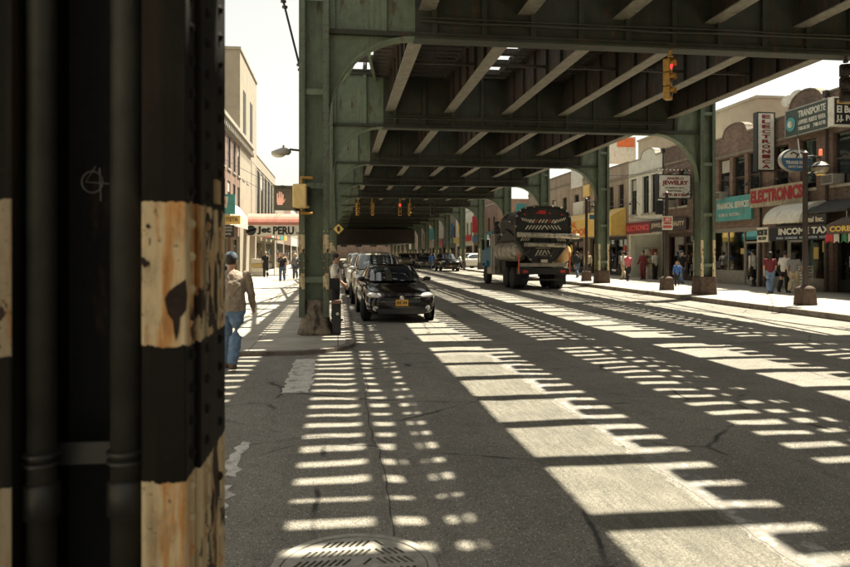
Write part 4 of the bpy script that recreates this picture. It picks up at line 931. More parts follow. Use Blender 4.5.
# ------------------------------------------------------------------ signals, lamps, street furniture
REDLT = lamp_mat('red_signal_lens', (.8, .05, .05), .4); LENS = mat('dark_lens', (.02, .015, .012), .3, .1)
def traffic_light(name, label, top, ln_hang, rz, lit=True, dark=False, group='hanging traffic lights', s=1.0):
    t = thing(name, label, 'traffic light', (top[0], top[1], top[2]-(ln_hang+1.0)*s), rz, group); hm = DARKBR if dark else ORNG
    t.scale = (s*.78, s*.78, s)
    MB().tube([(0, 0, 1.0), (0, 0, 1.0+ln_hang)], .045, 10).lathe([(.07, 0), (.09, .03), (.05, .07)], (0, 0, 1.0), 'Z', 12).obj('hanger', hm, t)
    for k in range(3):
        z = .02 + k*.325
        b = MB().box(-.15, .15, -.02, .18, z, z+.305).obj('signal_housing', hm, t, bevel=.025)
        MB().lathe([(.001, 0), (.105, 0), (.09, -.02), (.001, -.03)], (0, -.021, z+.155), 'Y', 20).obj('lens', REDLT if (k == 2 and lit) else LENS, b)
        v = MB(); n = 14; o0, o1 = [], []
        for i in range(n+1):
            a = R(0 + 180*i/n); o0.append((a, .125)); o1.append((a, .115))
        rg = lambda yy, rr: [(rr*math.cos(a), yy, z+.155+rr*math.sin(a)) for a, _ in o0]
        for (p, q) in ((rg(-.022, .125), rg(-.15, .125)), (rg(-.022, .117), rg(-.15, .117))):
            v.add(p+q, [(i, i+1, n+2+i, n+1+i) for i in range(n)])
        v.add(rg(-.15, .125)+rg(-.15, .117), [(i, i+1, n+2+i, n+1+i) for i in range(n)])
        v.obj('visor', hm, b)
    return t
xt, zt = WY(670, 45, 14.1); traffic_light('traffic_light', 'yellow three-lamp traffic light showing red, hung from the nearest girder', (xt, 14.08, BZ-.05), .18, R(44), s=.93)
xt, zt = WY(845, 50, 14.1); traffic_light('traffic_light', 'dark traffic light hung at the right edge of the picture', (xt, 14.08, BZ-.05), .14, R(-25), lit=False, dark=True, s=.9)
MB().tube([(xt-.05, 14.0, BZ-.05), (xt-.28, 14.0, BZ-.3), (xt-.33, 14.0, BZ-.55), (xt-.18, 14.0, BZ-.5), (xt-.02, 14.0, BZ-.12)], .012, 6).obj('cable', BLACK, bpy.data.objects['traffic_light.001']).matrix_parent_inverse = Matrix()
o = bpy.data.objects['cable']; o.parent = None; o.data.transform(Matrix()); tag(o, 'loop of black cable beside the traffic light at the right edge', 'cable')
far = [(358, 54.65, 40, 'leftmost far yellow traffic light above the parked cars', 0, 0), (372, 54.65, -60, 'second far yellow traffic light above the parked cars', 0, 0), (400, 54.65, 0, 'far traffic light showing red above the roadway', 1, 0), (410, 54.65, 70, 'far yellow traffic light right of the red one', 0, 0), (432, 54.65, 10, 'rightmost far traffic light under the girder', 0, 1)]
for px, yy, rz, lb, lit, dk in far:
    x = WY(px, 210, yy)[0]; traffic_light('traffic_light', lb, (x, yy, BZ-.05), .35, R(rz), bool(lit), bool(dk), s=1.05)
# pedestrian signal on the near left column
HANDM = lamp_mat('orange_hand', (.90, .45, .30), .15)
ps = thing('pedestrian_signal', 'pedestrian signal showing a pale orange hand beside the left column', 'pedestrian signal', (-1.05, 13.7, 2.56), R(4))
pb = MB().box(-.21, .21, 0, .2, 0, .46).obj('case', mat('signal_case', (.16, .15, .11), .7, .2, 20), ps, bevel=.02)
MB().box(-.18, .18, -.006, -.001, .03, .43).obj('screen', mat('signal_screen', (.17, .16, .12), .6, .15, 40), ps)
MB().box(-.23, .23, -.10, .02, .461, .475).obj('hood', mat('signal_hood', (.12, .10, .06), .7), ps)
hand = MB(); hand.prism([(-.065, .10), (.03, .10), (.055, .18), (.05, .24), (-.075, .24), (-.08, .16)], -.014, -.007)
for x, z in ((-.066, .33), (-.028, .36), (.008, .35), (.040, .31)): hand.prism([(x-.013, .238), (x+.013, .238), (x+.012, z), (x-.010, z+.004)], -.0139, -.0071)
hand.prism([(.05, .16), (.075, .22), (.09, .215), (.055, .135)], -.0138, -.0072)
h_ = hand.obj('hand_symbol', HANDM, ps); h_.location = (-.07, 0, 0)
MB().tube([(.2, .1, .5), (.5, .3, .55), (.55, .35, .55)], .03).tube([(.2, .1, .03), (.5, .3, -.02), (.55, .35, -.02)], .03).obj('bracket', BLACK, ps)['kind'] = 'stuff'
p2 = thing('pedestrian_signal', 'yellow signal box seen side-on against the left column', 'pedestrian signal', (-.72, 13.62, 2.58), R(80))
MB().box(-.17, .17, -.14, .14, .02, .48).obj('case', mat('pale_signal_yellow', (.66, .48, .20), .6, .15, 8), p2, bevel=.03)
MB().box(-.15, .15, -.155, -.141, .06, .44).obj('screen', LENS, p2); MB().tube([(0, 0, .5), (0, 0, .62), (.1, -.2, .62)], .03).tube([(0, 0, 0), (0, 0, -.08), (.1, -.2, -.08)], .03).obj('bracket', ORNG, p2)['kind'] = 'stuff'
cl = thing('street_lamp', 'small cobra-head street lamp on an arm from the left column', 'street lamp', (CL-.27, 13.95, 3.7))
MB().tube([(0, 0, .08), (-.22, 0, .10)], .022, 8).obj('arm', BLACK, cl)
MB().ell([(-.42, 0, -.03, .03, .02), (-.40, 0, -.01, .18, .09), (-.38, 0, .05, .20, .10), (-.34, 0, .10, .12, .07), (-.33, 0, .13, .05, .04)], 16).obj('lamp_head', ALU, cl, smooth=True); MB().ball((-.44, 0, -.02), (.13, .075, .05), 14).obj('lens', WHITE, cl, smooth=True); MB().lathe([(.02, 0), (.02, .05)], (-.34, 0, .13), 'Z', 8).obj('photocell', ORNG, cl)
ds = thing('warning_sign', 'small yellow diamond sign on the second left column', 'sign', (.02, 23.8, 2.55))
MB().prism([(0, -.18), (.18, 0), (0, .18), (-.18, 0)], 0, .02).obj('plate', YELL, ds); MB().tube([(-.1, .03, 0), (-.32, .1, 0)], .02).obj('bracket', BLACK, ds)
MB().prism([(-.05, -.08), (.05, -.08), (.05, .08), (-.05, .08)], -.012, -.002).obj('symbol', BLACK, ds)
def lamp_post(label, x, y, h, extra=None, base=.5, arm=1):
    t = thing('lamp_post', label, 'lamp post', (x, y, .15), 0, 'lamp posts on the right pavement')
    bs = MB(); bs.rings([[(a*w_, b*w_, z) for a, b in ((-1, -1), (1, -1), (1, 1), (-1, 1))] for z, w_ in ((0, .235), (.50, .20), (.54, .17), (.58, .11))]); bs.obj('base', RUSTC, t, bevel=.015)
    MB().lathe([(.085, .55), (.08, 1.5), (.07, h), (.09, h+.03), (.02, h+.10)], (0, 0, 0), 'Z', 16).obj('pole', DARKBR, t, smooth=False)
    if arm:
        MB().tube([(0, 0, h-.1), (.25, 0, h-.06), (.48, 0, h-.1), (.5, 0, h-.16)], .025, 8).obj('arm', BLACK, t); MB().tube([(0, 0, h-.62), (.22, 0, h-.55), (.42, 0, h-.48)], .018, 8).obj('brace', BLACK, t)
        g = MB().ball((.5, 0, h-.42), (.24, .24, .20), 20).obj('globe', mat('smoked_globe', (.22, .18, .12), .2, .3, 6, spec=.7), t, smooth=True)
        MB().lathe([(.25, 0), (.26, .04), (.15, .13), (.05, .18)], (.5, 0, h-.40), 'Z', 20).obj('globe_cap', BLACK, t)
        MB().lathe([(.10, 0), (.14, .015), (.06, .03)], (.5, 0, h-.63), 'Z', 16).obj('globe_cup', YELL, t)
        MB().lathe([(.05, 0), (.05, .16), (.03, .2)], (.5, 0, h-.04), 'Z', 12).obj('beacon', lamp_mat('orange_beacon', (.85, .18, .08), .3), t)
    return t
l_ = lamp_post('brown lamp post with globe and orange beacon before the income tax office', 13.95, 18.85, 4.55)
l_ = lamp_post('brown lamp post carrying a red parking notice below the jewelry sign', 13.85, 27.35, 4.1, arm=0)
pn = thing('parking_notice', 'red and white parking notice on the lamp post below the jewelry sign', 'sign', (13.82, 27.22, 2.7))
MB().box(-.23, .23, 0, .02, 0, .58).obj('plate', WHITE, pn)
for z, h in ((.36, .17), (.07, .12)): MB().box(-.19, .19, -.008, -.001, z, z+h).obj('red_panel', mat('faded_red', (.52, .10, .09), .6), pn)
o = link('lettering', text_mesh('NO', .2, .12, WHITE, .02), pn); o.location = (0, -.018, .445)
o = link('lettering', text_mesh('PARKING', .34, .09, REDL, .01), pn); o.location = (0, -.01, .28)
lamp_post('dark lamp post with globe in front of the yellow awning', 13.9, 36.9, 4.6); lamp_post('far lamp post beyond the yellow awning on the right pavement', 13.9, 48.5, 4.7)
sp = thing('street_name_post', 'slim dark post with a blue street name blade near the yellow awning', 'sign post', (14.7, 37.2, .15))
MB().tube([(0, 0, 0), (0, 0, 3.9)], .04, 8).obj('post', BLACK, sp); MB().box(-.5, .4, -.02, .02, 3.5, 3.75).obj('name_blade', BLUE, sp); MB().box(-.16, .12, -.05, -.041, .95, 2.0).obj('notice', WHITE, sp)
# litter bin near the left column, newspaper box
lb = thing('utility_box', 'narrow black utility box beside the left column footing', 'utility box', (-.03, 14.0, ZL))
MB().box(-.09, .09, -.14, .14, 0, .62).obj('cabinet', BLACK, lb, bevel=.02); MB().box(-.10, .10, -.15, .15, .621, .68).obj('lid', mat('dull_red_brown', (.20, .11, .08), .7), lb, bevel=.01); MB().lathe([(.03, 0), (.03, .012)], (.02, -.155, .42), 'Y', 10).obj('lock', WHITE, lb)
# wires
for k, (p, q) in enumerate((((-7, 40, 7.4), (CL-.2, 64.65, 6.6)), ((-7, 33, 6.6), (-1, 74.7, 6.0)))):
    mid = [tuple(Vector(p).lerp(Vector(q), t) - Vector((0, 0, .5*math.sin(math.pi*t)))) for t in [i/10 for i in range(11)]]
    tag(MB().tube(mid, .015, 5).obj('overhead_wire', BLACK), ['upper thin wire from the brick row to the railway', 'lower thin wire from the brick row to the railway'][k], 'wire', 'overhead wires')
# goods in and before the shops
GOODS = [mat('goods_%d' % i, c, .6, .15, 6) for i, c in enumerate([(.45, .42, .36), (.30, .08, .07), (.10, .18, .30), (.40, .30, .12), (.12, .12, .12), (.55, .50, .42), (.16, .24, .12)])]
random.seed(9)
def shelf(label, x, y, wd, rows=4, ht=1.9):
    s = thing('display_shelf', label, 'shelf', (x, y, .16), RF, 'shop display shelves')
    f = MB()
    for k in range(rows+1): f.box(-wd/2, wd/2, 0, .45, k*ht/rows, k*ht/rows+.03)
    f.box(-wd/2, -wd/2+.03, .451, .47, 0, ht+.03).box(wd/2-.03, wd/2, .451, .47, 0, ht+.03); f.obj('frame', ALU, s)
    for k in range(rows):
        xx = -wd/2+.03
        while xx < wd/2-.2:
            w_ = random.uniform(.15, .4); h_ = random.uniform(.2, ht/rows-.08)
            MB().box(xx, min(xx+w_, wd/2-.02), .05, .4, k*ht/rows+.031, k*ht/rows+.03+h_).obj('goods', random.choice(GOODS), s); xx += w_ + .03
    return s
for i, (y, wd, lb_) in enumerate([(26.3, 1.3, 'income tax office window, nearer'), (28.7, 1.2, 'income tax office window, farther'), (32.6, 2.0, 'teal-signed shop'), (35.3, 1.2, 'jewelry shop'), (38.1, 1.6, 'beauty shop'), (40.3, 1.5, 'electronics shop, nearer end'), (43.2, 1.5, 'electronics shop, farther end'), (46, 2, 'shop under the yellow awning'), (20.0, 2.4, 'brown-awning shop')]):
    shelf('shelf of boxed goods inside the ' + lb_, 20.5, y, wd)
for i, (x, y, n) in enumerate([(19.0, 25.75, 3), (19.05, 26.35, 2), (18.9, 39.6, 2)]):
    for k in range(n):
        c_ = thing('plastic_crate', '%s white plastic crate %s' % (['lowest', 'second', 'third'][k], ['in the nearer stack before the office', 'in the farther stack before the office', 'in the stack before the electronics shop'][i]), 'crate', (x, y, .152+k*.36), 0, 'stacked white crates')
        b = MB().box(-.22, .22, -.22, .22, 0, .02)
        for s in (-1, 1):
            for z in (0.02, .14, .26): b.box(-.22, .22, s*.22-.012, s*.22+.012, z, z+.07).box(s*.22-.012, s*.22+.012, -.208, .208, z, z+.07)
            for q in (-1, 1): b.box(s*.22-.02, s*.22+.02, q*.22-.02, q*.22+.02, .0201, .345)
        b.obj('basket', WHITE, c_)
fr = thing('fruit_stand', 'stack of pale boxes by the shop under the Jet PERU canopy', 'boxes', (-5.6, 50, ZL))
for k in range(4): MB().box(-.5, .5, -.5, .5, k*.32, k*.32+.29).obj('box', GOODS[[0, 5, 3, 5][k]], fr, bevel=.01)

# ------------------------------------------------------------------ vehicles
HEADL = mat('headlamp_glass', (.62, .60, .55), .12, .25, 25, .3, 0, .8); TAILL = mat('tail_lamp_glass', (.45, .03, .03), .2, .1)
INTER = mat('car_interior', (.03, .028, .026), .8)
def superring(hw, y0, y1, z, n=40, e=.5, crown=0):
    cy, hl = (y0+y1)/2, (y1-y0)/2; out = []
    for j in range(n):
        a = 2*math.pi*j/n; c_, s_ = math.cos(a), math.sin(a)
        out.append((hw*math.copysign(abs(c_)**e, c_), cy + hl*math.copysign(abs(s_)**e, s_), z))
    return out
def car(name, label, x, y, rz, paint, kind='coupe', plate=True, group='cars parked along the left kerb', detail=True):
    """front towards local -Y"""
    t = thing(name, label, 'car', (x, y, 0), rz, group)
    if kind == 'coupe':
        Wd, Ln = .90, 2.21; st = [(-2.21, .30, .58, .58), (-2.16, .22, .66, .72), (-2.0, .18, .74, .84), (-1.7, .17, .81, .885), (-1.2, .17, .89, .90), (-.75, .17, .955, .90), (0, .17, .97, .90), (1.0, .17, .99, .90), (1.7, .18, 1.02, .88), (2.05, .22, 1.03, .82), (2.18, .35, .95, .72), (2.21, .45, .85, .6)]
        rg = [(.93, .80, -1.02, 1.95), (1.10, .735, -.66, 1.78), (1.27, .655, -.30, 1.42), (1.37, .58, .0, 1.05), (1.405, .44, .22, .80), (1.41, .2, .4, .6)]; wr, wb = .325, 1.35
    elif kind == 'suv':
        Wd, Ln = .94, 2.30; st = [(-2.30, .36, .80, .66), (-2.25, .30, .92, .80), (-2.05, .26, 1.0, .89), (-1.6, .24, 1.06, .93), (-1.1, .24, 1.11, .94), (-.8, .24, 1.14, .94), (0, .24, 1.15, .94), (1.2, .24, 1.17, .94), (1.9, .26, 1.17, .92), (2.2, .30, 1.12, .86), (2.30, .4, .9, .78)]
        rg = [(1.10, .85, -1.15, 2.22), (1.30, .80, -.86, 2.16), (1.52, .73, -.52, 2.05), (1.68, .66, -.22, 1.92), (1.74, .52, .0, 1.7), (1.75, .25, .3, 1.3)]; wr, wb = .36, 1.38
    else:
        Wd, Ln = .89, 2.30; st = [(-2.30, .30, .60, .60), (-2.25, .22, .70, .76), (-2.0, .19, .78, .86), (-1.6, .18, .85, .89), (-1.0, .18, .93, .89), (0, .18, .95, .89), (1.2, .18, .98, .89), (1.8, .19, 1.0, .88), (2.15, .22, 1.0, .82), (2.27, .3, .92, .74), (2.30, .42, .8, .62)]
        rg = [(.91, .79, -1.0, 1.75), (1.1, .73, -.62, 1.5), (1.28, .66, -.22, 1.2), (1.40, .58, .08, .95), (1.445, .42, .25, .78), (1.45, .2, .4, .6)]; wr, wb = .32, 1.36
    rings = []
    for yy, zb, zt, hw in st:
        h = zt - zb
        half = [(0, zb), (hw*.72, zb), (hw*.93, zb+.05), (hw*.99, zb+.30*h), (hw, zb+.50*h), (hw*.985, zb+.72*h), (hw*.93, zt-.045), (hw*.80, zt-.005), (hw*.45, zt+.02), (0, zt+.03)]
        rings.append([(px_, yy, z) for px_, z in half] + [(-px_, yy, z) for px_, z in half[-2:0:-1]])
    sub(MB().rings(rings).obj('body', paint, t, smooth=True), 2)
    cr = [superring(hw, a, b, z) for z, hw, a, b in rg]
    cab = sub(MB().rings(cr).obj('cabin', paint, t, smooth=True), 1)
    def surf(a, v):                                  # angle (deg), height fraction 0..1 on the cabin, slightly proud
        k = v*(len(rg)-3); i = min(int(k), len(rg)-4); f = k-i; p = [rg[i][q]*(1-f)+rg[i+1][q]*f for q in range(4)]
        c_, s_ = math.cos(R(a)), math.sin(R(a)); e = .5; cy, hl = (p[2]+p[3])/2, (p[3]-p[2])/2
        return Vector(((p[1]+.010)*math.copysign(abs(c_)**e, c_), cy+(hl+.012)*math.copysign(abs(s_)**e, s_), p[0]+.006))
    def patch_(nm, a0, a1, v0, v1, m, n=12, nv=5):
        b = MB(); vs = [surf(a0+(a1-a0)*i/n, v0+(v1-v0)*k/nv) for k in range(nv+1) for i in range(n+1)]
        b.add(vs, [(k*(n+1)+i, k*(n+1)+i+1, (k+1)*(n+1)+i+1, (k+1)*(n+1)+i) for k in range(nv) for i in range(n)])
        return b.obj(nm, m, t, smooth=True)
    patch_('windshield', -135, -45, .10, .93, CARG, 16); patch_('rear_window', 48, 132, .25, .9, CARG)
    for s in (0, 1):
        q = (lambda a: a) if s == 0 else (lambda a: 180-a)
        patch_('side_window', q(-33), q(2), .18, .82, CARG); patch_('side_window', q(5), q(34), .18, .82, CARG)
    for sx in (-1, 1):
        for yy in (-wb, wb):
            w_ = MB().lathe([(wr*.62, -.09), (wr*.9, -.105), (wr, -.07), (wr, .07), (wr*.9, .105), (wr*.62, .09)], (0, 0, 0), 'X', 28).obj('wheel', RUBBER, t, smooth=True); w_.location = (sx*(Wd-.095), yy, wr)
            if yy < 0 and kind == 'coupe': w_.rotation_euler = (0, 0, R(-14))
            r_ = MB().lathe([(wr*.60, .02), (wr*.64, .06), (wr*.58, .075), (wr*.55, .03), (.001, .03)], (0, 0, 0), 'X', 28)
            for k in range(5):
                a = 2*math.pi*k/5; r_.bar((.052, .03*math.cos(a), .03*math.sin(a)), (.052, wr*.6*math.cos(a), wr*.6*math.sin(a)), .05, .03)
            ro = r_.obj('rim', CHROME, w_); ro.scale = (sx, 1, 1)
            MB().lathe([(wr+.015, 0), (wr+.055, .0), (wr+.055, .012), (wr+.015, .012)], (sx*(Wd-.012) if sx > 0 else -Wd+.0, yy, wr+.01), 'X', 28).obj('wheel_arch', BLACK, t)
        zf = st[2][2]
        hl_ = MB().ball((0, 0, 0), (.23, .13, .085), 18).obj('headlight', HEADL, t, smooth=True); hl_.location = (sx*(Wd-.27), -Ln+.20, zf-.085); hl_.rotation_euler = (0, R(sx*-10), R(sx*28))
        tl_ = MB().ball((0, 0, 0), (.16, .08, .10), 14).obj('tail_light', TAILL, t, smooth=True); tl_.location = (sx*(Wd-.22), Ln-.10, st[-3][2]-.16)
        mr = MB().ball((0, 0, 0), (.11, .06, .065), 14).obj('mirror', paint, t, smooth=True); mr.location = (sx*(Wd-.02), -.66, rg[0][0]+.10)
        MB().bar((sx*(Wd-.16), -.63, rg[0][0]+.03), (sx*(Wd-.04), -.65, rg[0][0]+.08), .05, .03).obj('mirror_arm', BLACK, t)
        fg = MB().lathe([(.001, 0), (.06, 0), (.07, .03), (.001, .03)], (sx*(Wd-.26), -Ln+.02, .36), 'Y', 14).obj('fog_light', HEADL, t)
    zg = st[1][2]
    MB().prism([(-.42, zg-.12), (.42, zg-.12), (.46, zg-.045), (-.46, zg-.045)], -Ln-.012, -Ln+.1).obj('grille', BLACK, t, bevel=.01)
    MB().prism([(-.56, .22), (.56, .22), (.66, .36), (-.66, .36)], -Ln-.004, -Ln+.12).obj('lower_grille', BLACK, t, bevel=.01)
    MB().lathe([(.035, 0), (.06, -.012), (.06, .0), (.035, .012)], (0, -Ln-.02, zg-.05), 'Y', 18).obj('emblem', CHROME, t)
    if plate:
        MB().box(-.155, .155, -Ln-.028, -Ln-.005, .42, .575).obj('license_plate', mat('plate_yellow', (.62, .33, .045), .5, .1, 30), t, bevel=.006)
        mk = MB()
        for i in range(7):
            if i != 3: mk.box(-.12+i*.036, -.12+i*.036+.022, -Ln-.031, -Ln-.0285, .465, .53)
        mk.obj('plate_characters', INKB, t)['kind'] = 'stuff'
    for sx in (-.35, .25): MB().bar((sx-.28, -.99+(.10), rg[0][0]+.045), (sx+.25, -.93+.13, rg[0][0]+.07), .02, .015).obj('wiper', BLACK, t)
    return t
P_BLK = mat('black_car_paint', (.007, .006, .006), .10, .2, 3, .0, 0, .5); P_SIL = mat('silver_car_paint', (.42, .40, .35), .3, .08, 3, .6, 0, .5, coat=1)
P_WHT = mat('white_car_paint', (.62, .60, .54), .3, .06, 3, 0, 0, .5, coat=1); P_GRY = mat('grey_car_paint', (.12, .12, .115), .3, .1, 3, .4, 0, .5, coat=1); P_GLD = mat('champagne_car_paint', (.40, .36, .28), .3, .1, 3, .5, 0, .5, coat=1); P_RED = mat('maroon_car_paint', (.12, .02, .02), .3, .1, 3, .2, 0, .5, coat=1)
car('parked_car', 'glossy black hatchback with yellow plate parked nearest at the left kerb', 1.47, 18.75, R(2), P_BLK, 'coupe')
car('parked_car', 'champagne SUV parked right behind the black hatchback', 1.38, 24.6, 0, P_GLD, 'suv')
car('parked_car', 'white SUV parked third in the left kerb row', 1.25, 30.2, 0, P_WHT, 'suv')
car('parked_car', 'grey sedan parked fourth in the left kerb row', 1.3, 36, 0, P_GRY, 'sedan')
car('parked_car', 'silver SUV parked fifth in the left kerb row', 1.3, 42, 0, P_SIL, 'suv')
car('parked_car', 'black sedan parked sixth in the left kerb row', 1.3, 48, 0, P_BLK, 'sedan'); car('parked_car', 'white sedan parked seventh in the left kerb row', 1.3, 54, 0, P_WHT, 'sedan')
xq, yq = G(473, 266.5); car('crossing_car', 'silver SUV turning out of the far side street', 14.6, 76, R(-62), P_SIL, 'suv', group='distant cars')
for i, (px, yy, k, m, lb_) in enumerate([(447, 66, 'suv', P_BLK, 'distant black SUV facing the camera beyond the truck'), (424, 78, 'sedan', P_GRY, 'distant grey sedan on the roadway'), (405, 92, 'suv', P_GLD, 'distant champagne SUV far down the road'), (392, 84, 'sedan', P_RED, 'distant maroon sedan far down the road')]):
    x = WY(px, 255, yy)[0]; car('distant_car', lb_, x, yy, 0, m, k, group='distant cars')
for i in range(5): car('parked_car', 'dark car in the row by the far right kerb, %s from the side street' % words[i], 11.6, 86+i*6, 0, [P_GRY, P_WHT, P_BLK, P_SIL, P_RED][i], ['suv', 'sedan'][i % 2], group='cars parked far off on the right')

# vacuum tanker truck seen from behind
tk = thing('tanker_truck', 'big black vacuum tanker truck seen from behind with striped rear door', 'truck', (9.55, 30.9, 0), R(0))
TB = mat('truck_black', (.016, .015, .014), .6, .4, 6, dirt=((.05, .042, .032), .6)); TSIL = mat('tank_metal', (.40, .36, .28), .45, .35, 8, .4, .15, dirt=((.07, .055, .04), .52)); TGRY = mat('truck_grey', (.27, .245, .195), .6, .25, 6, dirt=((.08, .065, .05), .56)); TBLU = mat('truck_blue', (.035, .15, .23), .5, .25, 5)
prof = []
for a in range(0, 181, 10): prof.append((1.30*math.copysign(abs(math.cos(R(a)))**.62, math.cos(R(a))), 2.95+.92*abs(math.sin(R(a)))**.62))
prof += [(-1.28, 2.35), (-.62, 1.45), (-.45, 1.32), (.45, 1.32), (.62, 1.45), (1.28, 2.35)]
sc_ = lambda k: [(x*k, 2.45+(z-2.45)*k) for x, z in prof]
MB().rings([[(x, yy, z) for x, z in sc_(k)] for yy, k in ((.25, .985), (3.3, .985), (3.5, .93), (3.6, .8))]).obj('tank', TB, tk, bevel=.02)
dr = MB().rings([[(x, yy, z) for x, z in sc_(k)] for yy, k in ((.24, 1.02), (.10, 1.02), (.06, .99))]).obj('rear_door', TB, tk, bevel=.015)
rim = MB(); pp = sc_(1.03)
for i in range(len(pp)): rim.bar((pp[i][0], .06, pp[i][1]), (pp[(i+1) % len(pp)][0], .06, pp[(i+1) % len(pp)][1]), .07, .07)
rim.obj('door_ring', mat('truck_dark_steel', (.05, .046, .04), .4, .2, 5, .5), dr)
ST1 = mat('stripe_cream', (.55, .50, .38), .5, .15, 8); ST2 = mat('stripe_red', (.40, .06, .05), .5, .2, 8)
def slash(x, z, l, a, m, wd=.055):
    MB().cbox((x, .045, z), (wd, .012, l), Matrix.Rotation(R(a), 3, 'Y').to_quaternion()).obj('stripe', m, dr)
for i in range(9): slash(-.62+i*.155, 3.22, .20, 38, ST1 if i % 4 != 2 else ST2)
for i in range(11): slash(-.78+i*.155, 2.92, .24, -38 if i > 5 else 38, ST1)
for i in range(6): slash(-1.0+.10*i, 3.30-.02*i, .16, -30, ST1, .04); slash(.55+.10*i, 3.18+.03*i, .16, 30, ST1, .04)
for i in range(5): slash(-.30+i*.15, 1.72, .34, -30 if i > 2 else 30, ST1)
for i in range(4): slash(-1.02+i*.11, 2.38, .2, 35, ST1, .04); slash(.7+i*.11, 2.36, .2, -35, ST1, .04)
MB().box(-.22, .12, .03, .055, 3.55, 3.72).obj('marker_light', TAILL, dr)
MB().tube([(-1.30, -.12, 2.58), (1.68, -.12, 2.50)], .125, 14).obj('discharge_pipe', TSIL, tk, smooth=True); MB().tube([(-.95, -.08, 2.12), (1.05, -.08, 2.08)], .105, 14).obj('discharge_pipe', TSIL, tk, smooth=True)
for x in (-.5, .35): MB().box(x, x+.07, -.12, .05, 1.95, 2.85).obj('clamp', TB, tk)
for sx, m in ((-1, TSIL), (1, mat('orange_cream_tank', (.55, .36, .16), .5, .3, 3))):
    y0_ = .5 if sx < 0 else .25
    MB().lathe([(.05, y0_-.12), (.28, y0_-.07), (.43, y0_+.03), (.47, y0_+.12), (.47, 3.9), (.35, 4.0), (.05, 4.05)], (sx*1.02, 0, 1.80 if sx < 0 else 1.72), 'Y', 28).obj('side_tank', m, tk, smooth=True)
    for yy in (1.3, 2.2, 3.1): MB().lathe([(.472, 0), (.49, .01), (.49, .06), (.472, .07)], (sx*1.02, yy, 1.80 if sx < 0 else 1.72), 'Y', 28).obj('tank_band', TGRY, tk)
MB().box(-1.28, -.98, 4.5, 5.5, .6, 2.75).obj('tool_locker', TGRY, tk, bevel=.02); MB().box(-1.295, -1.281, 4.9, 4.94, .7, 2.65).obj('locker_seam', TB, tk)
MB().box(-1.15, .9, 3.7, 5.5, 1.5, 2.6).obj('engine_deck', TB, tk, bevel=.05); MB().lathe([(.2, -.7), (.42, -.6), (.42, .6), (.2, .7)], (0, 4.5, 3.0), 'X', 20).obj('blower', TB, tk, smooth=False); MB().tube([(-1.1, 3.8, 2.6), (-1.15, 3.8, 3.2), (-.9, 4.1, 3.4), (-.3, 4.3, 3.3)], .11, 12).obj('blower_duct', TSIL, tk, smooth=True); MB().lathe([(.18, 0), (.18, .7), (.12, .75)], (-.95, 5.3, 2.7), 'Z', 16).obj('exhaust_stack', TB, tk, smooth=True); MB().ball((-.95, 4.9, 2.95), (.30, .4, .30), 14).obj('air_filter', TB, tk, smooth=True)
MB().lathe([(.15, -.2), (.2, -.15), (.2, .15), (.15, .2)], (-1.15, 2.9, 2.75), 'Y', 16).obj('pump', TSIL, tk, smooth=True); MB().box(-1.2, -.95, .9, 1.4, 2.35, 2.9).obj('control_box', TSIL, tk, bevel=.02)
MB().box(-.45, .45, .3, 8.4, .75, 1.15).obj('chassis', TB, tk); MB().box(-1.0, 1.0, 3.3, 5.7, .62, 1.45).obj('under_panel', TB, tk, bevel=.03); MB().box(-1.24, 1.24, -.12, .2, .72, 1.02).obj('rear_bumper', TB, tk, bevel=.02); MB().box(-1.1, 1.1, -.06, .1, 1.08, 1.25).obj('tail_bar', TGRY, tk, bevel=.01)
MB().box(-1.0, 1.0, .05, .12, .42, .5).obj('underrun_bar', TB, tk); MB().box(-.16, .16, -.135, -.125, 1.28, 1.42).obj('license_plate', ST1, tk)
for sx in (-1, 1):
    MB().tube([(sx*1.22, -.14, .75), (sx*1.22, -.14, 1.75)], .035, 8).obj('reflector_post', mat('reflector_orange', (.62, .10, .04), .4, .1), tk)
    MB().box(sx*.9-.12, sx*.9+.12, -.13, -.121, .80, .92).obj('tail_light', TAILL, tk)
    MB().box(sx*.95-.28, sx*.95+.28, .40, .42, .22, .8).obj('mud_flap', RUBBER, tk)
    for yy in (1.15, 2.45):
        for k, dx in enumerate((0, -.30)):
            w_ = MB().lathe([(.28, -.12), (.46, -.13), (.51, -.09), (.51, .09), (.46, .13), (.28, .12)], (0, 0, 0), 'X', 28).obj('wheel', RUBBER, tk, smooth=True); w_.location = (sx*(1.10+dx), yy, .51)
            if not k: MB().lathe([(.29, .05), (.27, .02), (.12, .02), (.10, .10), (.001, .10)], (0, 0, 0), 'X', 20).obj('rim', TGRY, w_).scale = (sx, 1, 1)
    w_ = MB().lathe([(.28, -.14), (.46, -.15), (.51, -.1), (.51, .1), (.46, .15), (.28, .14)], (0, 0, 0), 'X', 28).obj('wheel', RUBBER, tk, smooth=True); w_.location = (sx*1.08, 7.1, .51)
    MB().lathe([(.29, .08), (.26, .0), (.12, .0), (.10, .12), (.001, .12)], (0, 0, 0), 'X', 20).obj('rim', TGRY, w_).scale = (sx, 1, 1)
    MB().prism([(6.45, 1.0), (6.55, 1.15), (7.65, 1.15), (7.75, 1.0), (7.7, 1.25), (7.5, 1.3), (6.6, 1.3)], sx*.92, sx*1.27, 'X').obj('fender', TBLU, tk)
    mr = MB().box(sx*1.3-.08, sx*1.3+.08, 7.3, 7.36, 1.9, 2.5).obj('mirror', TB, tk, bevel=.02)
cb = MB().prism([(5.75, .85), (5.75, 2.95), (6.9, 2.95), (7.35, 2.1), (8.5, 1.95), (8.65, .85)], -1.15, 1.15, 'X').obj('cab', TBLU, tk, bevel=.06)
